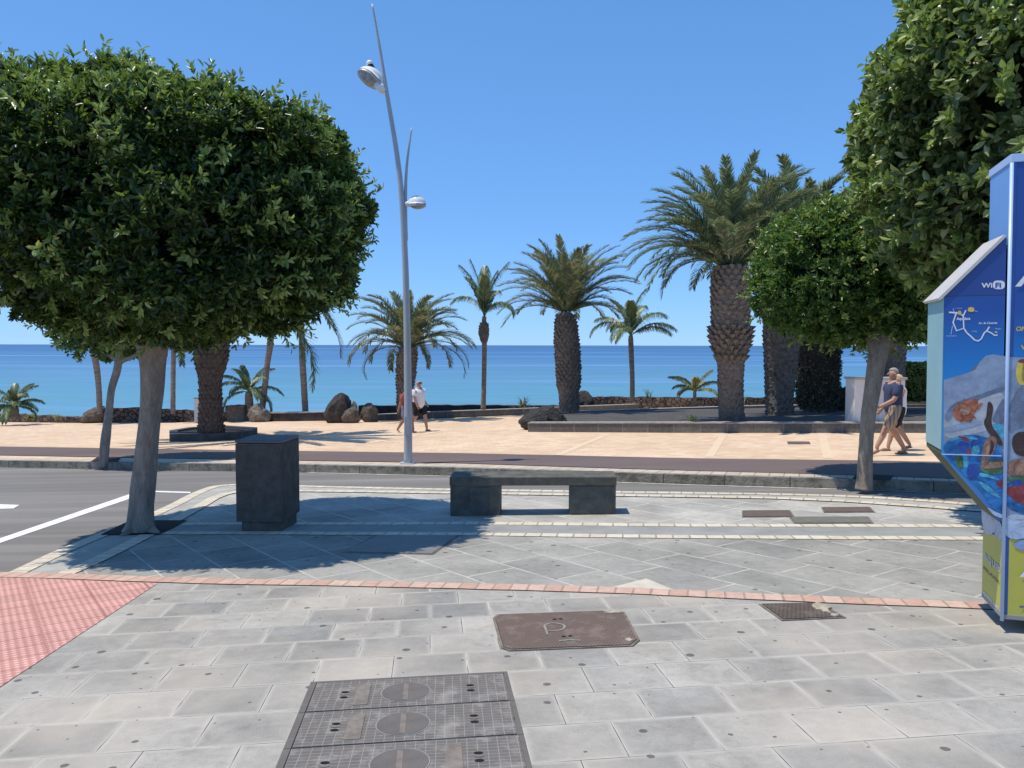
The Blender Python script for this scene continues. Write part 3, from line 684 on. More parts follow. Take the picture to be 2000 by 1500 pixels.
wall('bed_kerb', 'basalt block kerb running from the small boulders behind the walking couple', 'kerb', [(719, 822), (850, 817), (1020, 810), (1100, 806), (1262, 800)], [810.5, 804, 798, 794.5, 788.5], .3, RISE, MAT['bedkerb'], MAT['walltop'], .03)
wall('stone_wall', 'dark stone wall behind the big palms, rough topped to the right', 'wall', [(1140, 800), (1350, 801), (1480, 801), (1640, 800)], [775, 776.5, 776.5, 777], .4, RISE, MAT['lava'], rough=.03)
wall('bed_kerb', 'pale-topped kerb at the back of the black gravel bed', 'kerb', [(1085, 817), (1350, 810), (1500, 807), (1650, 806), (1860, 806)], [804.5, 796, 791.5, 790, 790], .3, RISE, MAT['bedkerb'], MAT['walltop'], .03)
wall('bed_kerb', 'front basalt kerb of the black gravel bed facing the promenade', 'kerb', [(1031, 843), (1350, 845), (1812, 845), (2300, 847)], [825, 825, 825, 826], .3, RISE, MAT['bedkerb'], MAT['walltop'], .035)
wall('stone_wall', 'grey stone wall between the utility cabinet and the kiosk under the hedge', 'wall', [(1755, 806), (1860, 806), (2100, 806)], [773, 773, 773], .4, RISE, MAT['bedkerb'], MAT['walltop'], .05)
f0 = pp(RISE+.27, (1036, 827), (1350, 827), (1812, 827), (2300, 828)); b0 = pp(RISE+.27, (2300, 803), (1650, 803), (1350, 806), (1075, 814))
BEDOFF = RISE+.25
bed = [Vector(P(x, y, RISE).xy)+Vector((0, .1)) for x, y in ((1036, 842), (1350, 843.5), (1812, 843.5), (2300, 846))]+[Vector(P(x, y, RISE).xy) for x, y in ((2300, 806), (1650, 806), (1350, 810), (1085, 817))]
sheet('gravel_bed', [tuple(p) for p in bed], BEDOFF, MAT['gravel'])
sheet('planting_bed', [tuple(P(x, y, RISE).xy) for x, y in ((723, 821.5), (1020, 809), (1262, 799), (1500, 805), (2300, 803), (2300, 797), (1140, 799), (700, 815))], RISE+.03, MAT['soil'])

# round planter of the shaded palm
pc = P(416, 851, RISE)
pl = empty('palm_planter', pc, 'low dark stone polygonal planter round the shaded palm', 'planter')
ring = [P(x, y, RISE) for x, y in ((331, 862), (395, 862), (470, 858), (503, 851), (503, 847), (440, 842), (370, 846), (331, 853))]
ring = [Vector(p.xy)-Vector(pc.xy) for p in ring]
cen = sum(ring, Vector((0, 0)))/len(ring)
ring = [cen+(p-cen) for p in ring]
bm = bmesh.new()
for i in range(len(ring)):
    a, b = ring[i], ring[(i+1) % len(ring)]; ia = cen+(a-cen)*.82; ib = cen+(b-cen)*.82
    g_ = lambda p: gz(pc.x+p.x, pc.y+p.y)-gz(pc.x, pc.y)
    prism_bm(bm, [a, b, ib, ia], [g_(p)-.1 for p in (a, b, ib, ia)], [g_(p)+.21 for p in (a, b, ib, ia)])
bm_obj('rim', bm, simple('dark_planter_blocks', (.075, .075, .078), .85, .3, 5), pl)
bm = bmesh.new(); q = [cen+(p-cen)*.84 for p in ring]; prism_bm(bm, q, [g_(p)-.05 for p in q], [g_(p)+.15 for p in q]); bm_obj('soil', bm, MAT['soil'], pl)

# ------------------------------------------------------------------ rocks
def rock(label, px0, px1, pyb, pyt, mat, off=RISE, dep=.7, seed=1, lean=0, peak=.5, flat=0, depth=None, group='boulders along the promenade wall', name='boulder'):
    cx = (px0+px1)/2; b = P(cx, pyb, off) if depth is None else Q(cx, pyb, depth)
    W_ = S(px1-px0, b.y)/2; H = S(pyb-pyt, b.y)
    bm = bmesh.new(); bmesh.ops.create_icosphere(bm, subdivisions=5, radius=1)
    rs = random.Random(seed); off3 = Vector((seed*3.7, seed*1.3, seed*2.1))
    planes = [(Vector((rs.uniform(-1, 1), rs.uniform(-1, 1), rs.uniform(-.5, 1))).normalized(), rs.uniform(.68, .9)) for _ in range(14)]
    for v in bm.verts:
        p = v.co.copy()
        for n_, d_ in planes:
            k = p.dot(n_)-d_
            if k > 0: p -= n_*k*.92
        p *= 1+.10*noise.noise(p*1.6+off3)+.07*noise.noise(p*4+off3)+.045*abs(noise.noise(p*9+off3))+.03*noise.noise(p*22+off3)
        v.co = p
    xs_ = [v.co.x for v in bm.verts]; zs_ = [v.co.z for v in bm.verts]
    x0, x1, z0, z1 = min(xs_), max(xs_), min(zs_), max(zs_)
    for v in bm.verts:
        x = (v.co.x-x0)/(x1-x0)*2-1; z = (v.co.z-z0)/(z1-z0)
        s = 1-.25*max(0, z)
        v.co = Vector((x*W_*s+lean*z*W_+(peak-.5)*W_*z*1.2, v.co.y*W_*dep, z*H*1.15-H*.15))
    o = bm_obj(name, bm, mat); o.location = b+Vector((0, W_*dep*.6, 0)); tag(o, label, 'boulder', group); return o
rock('brown leaning boulder breaking the lava wall at the left', 148, 214, 826, 793, MAT['rock_brown'], seed=3, lean=.25)
rock('pale rounded boulder beside the cut stone block', 478, 527, 824, 788, MAT['rock_pale'], seed=5)
rock('tall dark boulder standing on end, biggest of its cluster', 623, 682, 826, 767, MAT['rock_dark'], seed=8, peak=.75, lean=.05)
rock('brown boulder with a flat top right of the tall standing boulder', 660, 706, 826, 794, MAT['rock_brown'], seed=12)
rock('pale small stone peeking over the flat brown boulder', 678, 700, 815, 783, MAT['rock_pale'], seed=21)
rock('grey rugged boulder at the end of the boulder cluster', 701, 742, 824, 787, MAT['rock_brown'], seed=15, peak=.4)
rock('low wide grey rock at the corner of the gravel bed', 1003, 1112, 839, 793, MAT['rock_dark'], seed=17, dep=.5, peak=.62)
rock('dark rounded rock just right of the middle palm trunk', 1120, 1168, 803, 763, MAT['rock_dark'], seed=19, peak=.3)
rock('big dark pointed rock left of the white utility cabinet', 1618, 1700, 812, 745, MAT['rock_dark'], seed=23, peak=.95, off=RISE+.05)
rs = random.Random(4)
for k, (x, y, w_) in enumerate(((1135, 800, 30), (1300, 806, 18), (1500, 806, 20))):
    pass
# cut stone block and the white box
b = P(440, 823.5, RISE); W_ = S(38, b.y); H_ = S(31, b.y)
bm = bmesh.new(); box_bm(bm, 0, W_, 0, W_*.8, -.1, H_, .03)
bmesh.ops.subdivide_edges(bm, edges=bm.edges[:], cuts=4, use_grid_fill=True)
for v in bm.verts: v.co += Vector((noise.noise(v.co*3), noise.noise(v.co*3+Vector((5, 0, 0))), noise.noise(v.co*3+Vector((0, 7, 0)))))*.06
o = bm_obj('stone_block', bm, MAT['stoneblock']); o.location = b; tag(o, 'rough brown cut stone block with pale top beside the pale boulder', 'stone block')
b = P(382, 824, RISE); bm = bmesh.new(); box_bm(bm, 0, S(15, b.y), 0, .3, -.05, S(46, b.y), .01)
r = empty('utility_box', b+Vector((0, -.15, 0)), 'small narrow off-white utility box behind the shaded palm trunk', 'utility box')
bm_obj('housing', bm, MAT['wrender'], r)
bm = bmesh.new(); box_bm(bm, -.02, S(15, b.y)+.02, -.02, .32, S(46, b.y)+.001, S(46, b.y)+.03); bm_obj('cap', bm, MAT['walltop'], r)

# utility cabinet
d0 = P(1668, 826, BEDOFF).y
c0 = Q(1668, 828, d0); c1 = Q(1766, 828, d0); r = empty('utility_cabinet', c0, 'white rendered utility cabinet with grey doors behind the walking couple at right', 'cabinet')
Wk = c1.x-c0.x; Hk = S(828-741, d0)
bm = bmesh.new(); box_bm(bm, 0, Wk, 0, .6, -.15, Hk, .01); bm_obj('housing', bm, MAT['wrender'], r)
bm = bmesh.new(); box_bm(bm, -.04, Wk+.04, -.05, .65, Hk+.001, Hk+.06, .008); bm_obj('cap', bm, simple('grey_cap', (.42, .42, .40), .8, .1, 5), r)
for a, b2 in ((.42, .68), (.69, .95)):
    bm = bmesh.new(); box_bm(bm, Wk*a, Wk*b2, -.018, -.002, .08, Hk-.15, .004); dd = bm_obj('door', bm, MAT['doorwhite'], r)
    bm = bmesh.new(); box_bm(bm, Wk*(b2-.04 if a < .5 else a+.02), Wk*(b2-.02 if a < .5 else a+.04), -.035, -.019, Hk*.5, Hk*.62); bm_obj('handle', bm, MAT['black'], dd)

# ------------------------------------------------------------------ foliage
def leaf_block(C_, N_, K, ll, lw, spread=(.35, 1.25), fold=.25, droop=.0):
    """rosettes of K leaves at centres C_ with outward directions N_"""
    n = len(C_); C2 = np.repeat(C_, K, 0); N2 = np.repeat(N_, K, 0); m_ = n*K
    rv = rng.normal(size=(m_, 3)); T = rv-(rv*N2).sum(1, keepdims=True)*N2; T /= np.linalg.norm(T, axis=1, keepdims=True)+1e-9
    ang = rng.uniform(spread[0], spread[1], (m_, 1)); D = N2*np.cos(ang)+T*np.sin(ang)
    D[:, 2] -= droop; D /= np.linalg.norm(D, axis=1, keepdims=True)
    Wd = np.cross(D, N2+rng.normal(scale=.25, size=(m_, 3))); Wd /= np.linalg.norm(Wd, axis=1, keepdims=True)+1e-9
    Nn = np.cross(Wd, D)
    L_ = ll*rng.uniform(.7, 1.25, (m_, 1)); W2 = lw*rng.uniform(.75, 1.2, (m_, 1))*.5
    B = C2+N2*rng.uniform(-.4, .3, (m_, 1))*ll+D*ll*.15
    up = Nn*W2*fold*2; bend = Nn*L_*.12
    tip = B+D*L_-bend
    l1 = B+D*L_*.35-Wd*W2*.9+up; l2 = B+D*L_*.72-Wd*W2*.75+up-bend*.4
    r1 = B+D*L_*.35+Wd*W2*.9+up; r2 = B+D*L_*.72+Wd*W2*.75+up-bend*.4
    V = np.stack([B, l1, l2, tip, r2, r1], 1).reshape(-1, 3); i = np.arange(m_)[:, None]*6
    F = np.concatenate([np.hstack([i, i+3, i+2, i+1]), np.hstack([i, i+5, i+4, i+3])], 1).reshape(-1, 4)
    return V, F
def shoulder(p, c, r, amt):
    # the clipped crown drops in a step towards its seaward right side
    if amt and p[2] > c[2]:
        t = min(1, max(0, ((p[0]-c[0])/r[0]+.12)/.5)); t = t*t*(3-2*t); p[2] = c[2]+(p[2]-c[2])*(1-amt*t)
    return p
def crown_points(n, c, r, pw=2.6, seed=0, lump=.09, depth=(.0, .32), zpw=None, extra=None, lowcut=None):
    d = rng.normal(size=(n, 3)); d /= np.linalg.norm(d, axis=1, keepdims=True)
    r = np.array(r); e = np.abs(d/1.0)
    k = (e[:, 0]**pw+e[:, 1]**pw+e[:, 2]**(zpw or pw))**(-1/pw)
    P0 = d*k[:, None]
    lm = np.array([1+lump*(noise.noise(Vector(p)*2.3+Vector((seed, 0, 0)))*1.5+noise.noise(Vector(p)*5+Vector((0, seed, 0))*1.0)*.7) for p in P0])
    g = np.sign(P0)*np.abs(P0)**(pw-1)/r; g /= np.linalg.norm(g, axis=1, keepdims=True)
    dep = rng.uniform(0, 1, n)**1.6*(depth[1]-depth[0])+depth[0]
    pos = np.array(c)+P0*r*(lm*(1-dep))[:, None]
    return pos, g, P0
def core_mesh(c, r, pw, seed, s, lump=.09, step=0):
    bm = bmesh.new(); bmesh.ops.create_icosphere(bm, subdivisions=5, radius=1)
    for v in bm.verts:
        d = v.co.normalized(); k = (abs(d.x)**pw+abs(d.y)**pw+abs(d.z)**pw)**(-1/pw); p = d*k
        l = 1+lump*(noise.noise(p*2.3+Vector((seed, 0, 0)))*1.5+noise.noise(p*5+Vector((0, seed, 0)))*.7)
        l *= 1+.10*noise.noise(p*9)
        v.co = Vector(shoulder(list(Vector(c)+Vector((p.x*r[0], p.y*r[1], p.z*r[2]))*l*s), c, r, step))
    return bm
def ficus(label, base, cc, r, n, K, ll, lw, mat, seed, trunk, pw=2.6, lump=.09, sprigs=40, group='clipped round-headed trees along the street', name='ficus_tree', core=.8, droop=0, sunlit_share=.07, step=0):
    root = empty(name, base, label, 'tree', group); c = Vector(cc)-base
    pos, g, P0 = crown_points(n, c, r, pw, seed, lump, (-.02, .22))
    for q in pos: shoulder(q, c, r, step)
    # uneven density: clumps
    dens = np.array([noise.noise(Vector(p)*3.5+Vector((seed, seed, 0))) for p in P0]); d2_ = np.array([noise.noise(Vector(p)*8+Vector((0, seed, seed))) for p in P0]); keep = rng.uniform(-.55, .12, n) < dens*.6+d2_*.8
    pos = pos[keep]; g = g[keep]
    N_ = g*.75+np.array([0, 0, .35])+rng.normal(scale=.35, size=g.shape); N_ /= np.linalg.norm(N_, axis=1, keepdims=True)
    V, F = leaf_block(pos, N_, K, ll, lw, droop=droop)
    # shoots that stick out of the outline
    p2, g2, _ = crown_points(sprigs, c, r, pw, seed, lump, (-.01, .01)); vs = [V]; fs = [F]; o = len(V)
    for q in p2: shoulder(q, c, r, step)
    for p, q in zip(p2, g2):
        dirv = q+np.array([0, 0, .5])*rng.uniform(.2, 1)+rng.normal(scale=.25, size=3); dirv /= np.linalg.norm(dirv); L_ = rng.uniform(.08, .26)
        m_ = 5; cs = np.array([p+dirv*L_*t for t in np.linspace(.2, 1, m_)]); v2, f2 = leaf_block(cs, np.repeat(dirv[None], m_, 0), 3, ll*.9, lw*.9)
        vs.append(v2); fs.append(f2+o); o += len(v2)
    V = np.concatenate(vs); F = np.concatenate(fs)
    crown = np_mesh('crown', V, F, 4, [mat, MAT['leaf_young_sunlit']], root)
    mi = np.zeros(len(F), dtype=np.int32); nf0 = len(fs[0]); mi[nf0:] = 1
    br = np.repeat((rng.uniform(0, 1, len(pos)) < sunlit_share*(np.maximum(0, g[:, 2]-.1)*2.2+.05)), K)      # brighter whole rosettes, mostly on the upper side: sunlight painted into leaf colour
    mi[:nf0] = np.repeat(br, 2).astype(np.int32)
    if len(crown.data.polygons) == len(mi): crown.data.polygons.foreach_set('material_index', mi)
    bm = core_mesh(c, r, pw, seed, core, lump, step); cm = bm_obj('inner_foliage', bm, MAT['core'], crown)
    parts = []
    for pts, rad in trunk:
        p_, r_ = smoothpath([Vector(p)-base for p in pts], rad, 5); parts.append(tube(p_, r_, 20, .35))
    v, f = merge(parts); pyd('trunk', v, f, MAT['bark'], root, True)
    return root

# left near tree
base = P(275, 1038, 0); D = base.y
T0 = [Q(274, 1045, D), Q(276, 1025, D), Q(279, 985, D), Q(286, 900, D), Q(292, 800, D), Q(297, 720, D), Q(296, 665, D), Q(290, 620, D), Q(283, 560, D)]
tr = [(T0, [S(a, D)/2 for a in (76, 54, 43, 42, 40, 42, 52, 50, 44)]),
      ([Q(300, 690, D), Q(312, 650, D), Q(335, 600, D+.2), Q(370, 520, D+.4)], [.13, .11, .08, .05]),
      ([Q(285, 640, D), Q(262, 605, D), Q(225, 560, D-.3), Q(190, 500, D-.6)], [.12, .10, .08, .05]),
      ([Q(290, 620, D), Q(300, 540, D-.5), Q(310, 470, D-.9)], [.12, .09, .05]),
      ([Q(263, 1044, D), Q(255, 1040, D-.15), Q(238, 1046, D-.28)], [.09, .05, .02]), ([Q(290, 1040, D), Q(300, 1040, D-.1), Q(312, 1044, D-.2)], [.08, .05, .02])]
ficus('big clipped tree with a thick pale trunk shading the litter bin', base, (-3.80, D, 3.10), (2.0, 1.95, 1.34), 24000, 8, .088, .037, MAT['leaf'], 11, tr, 2.5, .12, 520, core=.80, step=.17, sunlit_share=.19)
# small left tree across the road
base = P(204, 903, RISE); D = base.y
T0 = [Q(203, 912, D), Q(204, 890, D), Q(208, 850, D), Q(213, 800, D), Q(217, 760, D), Q(228, 725, D), Q(232, 700, D), Q(232, 670, D)]
tr = [(T0, [S(a, D)/2 for a in (19, 17, 16, 14, 13, 13, 13, 12)]), ([Q(230, 715, D), Q(238, 705, D), Q(262, 695, D), Q(285, 670, D)], [.06, .05, .035, .02]), ([Q(231, 705, D), Q(218, 695, D), Q(190, 680, D)], [.06, .05, .03])]
ficus('slender young tree with a crooked trunk across the road at left', base, Q(220, 590, D+.7), (1.3, 1.25, 1.2), 3600, 6, .11, .05, MAT['leaf_bright'], 5, tr, 2.4, .1, 40)
sheet('tree_pit', pp(RISE, (176, 902), (230, 902), (236, 894), (190, 893)), RISE+.004, MAT['soil'])
# mid right tree
base = P(1690, 946, RISE-.02); D = base.y
T0 = [Q(1689, 956, D), Q(1690, 930, D), Q(1693, 870, D), Q(1697, 800, D), Q(1706, 740, D+.03), Q(1716, 690, D+.1), Q(1722, 650, D+.3), Q(1722, 600, D+.6)]
tr = [(T0, [S(a, D)/2 for a in (34, 28, 28, 28, 31, 37, 52, 50)]), ([Q(1716, 680, D+.12), Q(1702, 652, D+.4), Q(1660, 615, D+.9)], [.13, .09, .05]), ([Q(1725, 680, D+.15), Q(1752, 650, D+.4), Q(1795, 610, D+.8)], [.13, .10, .05])]
tb = base.copy()
ficus('round bright green clipped tree across the road before the walking couple', base, (Q(1663, 540, D+.8).x+.12, D+.8, Q(1660, 532, D+.8).z), (1.38, 1.5, 1.02), 9500, 7, .078, .036, MAT['leaf_bright'], 9, tr, 2.6, .075, 160, core=.82, sunlit_share=.2)
sheet('tree_pit', pp(RISE, (1664, 936), (1738, 939), (1746, 929), (1672, 926)), RISE+.004, MAT['soil'])
# big right tree, its trunk behind the kiosk
D = 7.9; base = Vector((5.7, D, gz(5.7, D)))
T0 = [base+Vector((0, 0, -.1)), base+Vector((0, 0, .1)), base+Vector((.02, 0, .8)), base+Vector((.05, .02, 1.6)), base+Vector((0, 0, 2.4)), base+Vector((0, 0, 3.2))]
tr = [(T0, [.26, .2, .16, .15, .17, .12]), ([base+Vector((0, 0, 1.9)), base+Vector((-.4, -.2, 2.5)), base+Vector((-1, -.3, 3.1))], [.1, .08, .05])]
ficus('large broad-leaved tree rising above the blue kiosk at the right edge', base, (5.68, D, 3.75), (2.0, 1.95, 1.85), 13500, 6, .118, .066, MAT['leaf_big'], 31, tr, 2.1, .08, 420, sunlit_share=.25, droop=.15, core=.78)

# ------------------------------------------------------------------ palms
def frond(p, az, e0, D_, L_, ll, lw, nl=52, hang=0.0, vee=.35, bare=.16, curl=1.3, tw=0, vj=.15, tf=.75):
    n = 16; pts = [np.array(p, float)]; tans = []
    az2 = az
    for k in range(n):
        t = (k+.5)/n; e = e0-D_*t**curl; az2 = az+tw*t
        d = np.array([math.cos(e)*math.cos(az2), math.cos(e)*math.sin(az2), math.sin(e)]); tans.append(d); pts.append(pts[-1]+d*L_/n)
    pts = np.array(pts); tans.append(tans[-1]); tans = np.array(tans)
    V = []; F = []
    ts = np.linspace(bare, .995, nl)
    for s in (-1, 1):
        for t in ts:
            t2 = min(.999, max(0, t+random.uniform(-.008, .008))); x = t2*n; i = int(x); f = x-i
            b = pts[i]*(1-f)+pts[i+1]*f; T = tans[i]
            side = np.cross(T, [0, 0, 1.]); sn = np.linalg.norm(side); side = side/sn if sn > .05 else np.array([-math.sin(az), math.cos(az), 0]); up = np.cross(side, T)
            d = T*(tf+.5*t2)+side*s*(.95-.3*t2)+up*(vee+random.uniform(-vj, vj)); d /= np.linalg.norm(d)
            l = ll*(math.sin(math.pi*min(1, (.12+.80*(t2-bare)/(1-bare))))**.55)*random.uniform(.85, 1.1)
            q = np.cross(d, up+side*.3*s); q /= np.linalg.norm(q)+1e-9; w2 = lw*.5
            m1 = b+d*l*.55; d2 = d-np.array([0, 0, hang]); d2 /= np.linalg.norm(d2); tip = m1+d2*l*.45
            o = len(V); V += [b-q*w2*.6, b+q*w2*.6, m1+q*w2, m1-q*w2, tip+q*w2*.15, tip-q*w2*.15]
            F += [(o, o+1, o+2, o+3), (o+3, o+2, o+4, o+5)]
    for k in range(n):     # midrib
        w0 = .028*(1-k/n)+.006; w1 = .028*(1-(k+1)/n)+.006; T = tans[k]; side = np.cross(T, [0, 0, 1.]); side = side/(np.linalg.norm(side)+1e-6); up = np.cross(side, T)
        o = len(V); V += [pts[k]-side*w0, pts[k]+side*w0, pts[k+1]+side*w1, pts[k+1]-side*w1, pts[k]-up*w0, pts[k+1]-up*w1]
        F += [(o, o+1, o+2, o+3), (o+1, o+4, o+5, o+2), (o+4, o, o+3, o+5)]
    return V, F
def scales(path, rads, nper, hh, out, ph=0):
    """leaf-base scars standing off a palm trunk"""
    V = []; F = []; L_ = 0; ds = [0]
    for a, b in zip(path, path[1:]): L_ += (b-a).length; ds.append(L_)
    rows = int(L_/hh)
    for j in range(rows):
        t = (j+.5)*hh; i = max(k for k in range(len(ds)) if ds[k] <= t); i = min(i, len(path)-2); f = (t-ds[i])/(ds[i+1]-ds[i])
        c = path[i].lerp(path[i+1], f); r = rads[i]*(1-f)+rads[i+1]*f; o_ = out(t/L_)
        for k in range(nper):
            a = 2*math.pi*(k+.5*(j % 2))/nper+ph+random.uniform(-.06, .06); da = math.pi/nper*1.05
            rr = r*.97; z = c.z+random.uniform(-.2, .2)*hh
            def pt(a_, r_, z_): return Vector((c.x+math.cos(a_)*r_, c.y+math.sin(a_)*r_, z_))
            oo = o_*random.uniform(.6, 1.3)
            o = len(V); V += [pt(a-da, rr, z), pt(a, rr, z-hh*.8), pt(a+da, rr, z), pt(a-da*.45, rr+oo, z+hh*.75), pt(a+da*.45, rr+oo, z+hh*.75), pt(a, rr, z+hh*.9)]
            F += [(o, o+1, o+3), (o+1, o+2, o+4), (o+1, o+4, o+3), (o, o+3, o+5), (o+4, o+2, o+5), (o+3, o+4, o+5)]
    return V, F
def date_palm(label, base, path, rads, nf, L_, mat, seed, emax=85, emin=-15, droop=(55, 95), out=lambda t: .05+.05*t, ll=.45, lw=.05, group='canary date palms of the planting beds', crown=True, barkmat=None, nper=16, hh=.145, fix=()):
    random.seed(seed); root = empty('date_palm', base, label, 'palm tree', group)
    p_, r_ = smoothpath([Vector(p)-base for p in path], rads, 4); a = tube(p_, r_, 22, .06); b = scales(p_, r_, nper, hh, out)
    v, f = merge([a, b]); pyd('trunk', v, f, barkmat or MAT['palm_bark'], root)
    if crown:
        top = p_[-1]; V = []; F = []
        for k in range(nf):
            q = (k+.5)/nf; e = R(emax+(emin-emax)*q**1.0+random.uniform(-7, 7)); az = k*2.39996+random.uniform(-.25, .25)
            if math.sin(az) < -.7 and q > .7: continue
            D_ = R(droop[0]+(droop[1]-droop[0])*q+random.uniform(-8, 8)); l = L_*random.uniform(.85, 1.08)
            v, f = frond(np.array(top)+np.array([math.cos(az), math.sin(az), 0])*r_[-1]*.5+np.array([0, 0, .15*(1-q)]), az, e, D_, l, ll*random.uniform(.85, 1.1), lw, 90, .2, .3, .10, 1.6, random.uniform(-.3, .3), .42)
            o = len(V); V += v; F += [tuple(i+o for i in t) for t in f]
        for az, e, D_, l in fix:
            v, f = frond(np.array(top), R(az), R(e), R(D_), l, ll, lw, 90, .2, .3, .12, 1.4, 0, .32)
            o = len(V); V += v; F += [tuple(i+o for i in t) for t in f]
        pyd('crown', V, F, mat, root)
    return root
# the tall palm in the gravel bed
base = P(1430, 823, BEDOFF); D = base.y
pathC = [Q(1431, 828, D), Q(1427, 790, D), Q(1427, 730, D), Q(1427, 690, D), Q(1427, 665, D), Q(1427, 620, D), Q(1427, 560, D), Q(1428, 520, D)]
rC = [S(a, D)/2 for a in (50, 47, 48, 54, 70, 72, 74, 58)]
date_palm('tallest date palm, standing in the black gravel bed', base, pathC, rC, 105, 3.15, MAT['frond'], 41, 84, 22, (58, 90), lambda t: .04 if t < .4 else (.17 if t < .62 else .07), .42, .036, fix=((178, 22, 110, 2.6), (185, 38, 75, 3.5)))
base = P(1523, 812, BEDOFF); D = base.y+.6; base = Vector((Q(1523, 812, D).x, D, Q(1523, 812, D).z))
path = [Q(1524, 820, D), Q(1522, 780, D), Q(1525, 720, D), Q(1527, 670, D), Q(1530, 620, D), Q(1545, 560, D), Q(1552, 500, D)]
date_palm('date palm with a wide shadowed trunk behind the bright green clipped tree', base, path, [S(a, D)/2 for a in (52, 50, 58, 66, 72, 70, 55)], 66, 3.3, MAT['frond'], 42, 84, 10, (58, 100), lambda t: .06+.05*t)
D = 29.5; base = Q(1597, 790, D)
MAT['ivy'] = barkm('ivy_grown_trunk', (.05, .042, .03), (.16, .125, .09), (3, 3, 3), 3)
r = date_palm('thick trunk wrapped in dead climber, half hidden by the bright green tree', base, [Q(1597, 800, D), Q(1597, 740, D), Q(1596, 680, D), Q(1596, 600, D), Q(1596, 520, D)], [S(a, D)/2 for a in (66, 68, 70, 66, 55)], 54, 3.4, MAT['frond'], 43, 84, 10, (58, 100), lambda t: .11, barkmat=MAT['ivy'])
pos = []; 
n = 2600; th = rng.uniform(0, 2*math.pi, n); zz = rng.uniform(0, 3.0, n); rr = .62+rng.uniform(0, .14, n)
C_ = np.stack([np.cos(th)*rr, np.sin(th)*rr, zz], 1); N_ = np.stack([np.cos(th), np.sin(th), rng.uniform(-.3, .5, n)], 1); N_ /= np.linalg.norm(N_, axis=1, keepdims=True)
V, F = leaf_block(C_, N_, 3, .10, .06); np_mesh('climber', V, F, 4, leafm('withered_climber', [(0, (.05, .045, .025)), (.6, (.12, .10, .06)), (1, (.30, .26, .19))], .7, .1), r)
D = 27.2; base = Q(1735, 800, D)
date_palm('broad palm trunk directly behind the heads of the couple at right', base, [Q(1735, 815, D), Q(1732, 740, D), Q(1732, 690, D), Q(1735, 640, D), Q(1738, 590, D)], [S(a, D)/2 for a in (60, 62, 66, 66, 60)], 14, 2.2, MAT['frond'], 48, 80, 45, (50, 70), lambda t: .07)
# middle palm
D = 32.5; base = Q(1110, 795, D)
path = [Q(1112, 802, D), Q(1111, 770, D), Q(1110, 752, D), Q(1110, 720, D), Q(1107, 670, D), Q(1105, 635, D), Q(1106, 610, D)]
date_palm('middle date palm with a stout scaly trunk before the open sea', base, path, [S(a, D)/2 for a in (38, 38, 45, 46, 46, 42, 22)], 62, 3.1, MAT['frond_dry'], 44, 84, 20, (45, 88), lambda t: .05 if t < .2 else .09, .42, .04)
# palm behind the street lamp
D = 34; base = Q(793, 795, D)
path = [Q(790, 812, D), Q(791, 760, D), Q(793, 730, D), Q(795, 700, D), Q(798, 678, D)]
date_palm('drooping date palm right behind the street lamp pole', base, path, [S(a, D)/2 for a in (26, 30, 36, 38, 30)], 52, 2.9, MAT['frond_dry'], 45, 80, 12, (60, 115), lambda t: .09, .42, .04, fix=((178, 40, 95, 3.0), (-5, 35, 85, 3.2), (-20, 30, 75, 3.2)))
# shaded palm in the round planter
base = P(414, 851, RISE+.12); D = base.y
path = [Q(413, 858, D), Q(412, 820, D), Q(411, 760, D), Q(411, 735, D), Q(413, 700, D), Q(415, 660, D), Q(416, 600, D), Q(418, 560, D)]
MAT['palm_bark_dark'] = barkm('dark_palm_trunk', (.075, .055, .045), (.19, .145, .12), (3, 3, 3), 3)
date_palm('palm with a dark scaly trunk standing in the stone planter behind the big tree', base, path, [S(a, D)/2 for a in (52, 44, 40, 44, 60, 62, 64, 52)], 50, 4.3, MAT['frond'], 46, 78, -8, (55, 95), lambda t: .05 if t < .45 else .08, barkmat=MAT['palm_bark_dark'], hh=.13, nper=16)

def coco_palm(label, base, path, rads, nf, L_, mat, seed, emax=85, emin=25, ll=.7, group='slim coconut palms by the sea wall', boots=None, crown=True, fix=(), droop=(60, 95)):
    random.seed(seed); root = empty('coconut_palm', base, label, 'palm tree', group)
    p_, r_ = smoothpath([Vector(p)-base for p in path], rads, 6)
    r2 = [r*(1+.06*(i % 2)) for i, r in enumerate(r_)]
    v, f = tube(p_, r2, 14, .05); pyd('trunk', v, f, MAT['coco_bark'], root)
    if boots:
        b_, rb = smoothpath([Vector(p)-base for p in boots[0]], boots[1], 3); v, f = merge([tube(b_, rb, 14, .1), scales(b_, rb, 7, .12, lambda t: .05)]); pyd('leaf_bases', v, f, MAT['palm_bark'], root)
    if crown:
        top = p_[-1]; V = []; F = []
        for k in range(nf):
            q = (k+.5)/nf; e = R(emax+(emin-emax)*q+random.uniform(-8, 8)); az = k*2.39996+random.uniform(-.3, .3)
            v, f = frond(np.array(top), az, e, R(droop[0]+(droop[1]-droop[0])*q), L_*random.uniform(.85, 1.1), ll, .042, 74, 1.5, .0, .10, 1.3, random.uniform(-.3, .3)); o = len(V); V += v; F += [tuple(i+o for i in t) for t in f]
        for az, e, D_, l in fix:
            v, f = frond(np.array(top), R(az), R(e), R(D_), l, ll, .042, 74, 1.5, .0, .10, 1.3); o = len(V); V += v; F += [tuple(i+o for i in t) for t in f]
        pyd('crown', V, F, mat, root)
    return root
D = 36.5
def cp(label, pts, ws, **k):
    b_ = Q(pts[0][0], pts[0][1], k.pop('D', D)); d_ = b_.y
    return coco_palm(label, b_, [Q(x, y, d_) for x, y in pts], [S(a, d_)/2 for a in ws], k.pop('nf', 13), k.pop('L', 2.2), k.pop('mat', MAT['frond_coco']), k.pop('seed', 50), **k)
d_ = D
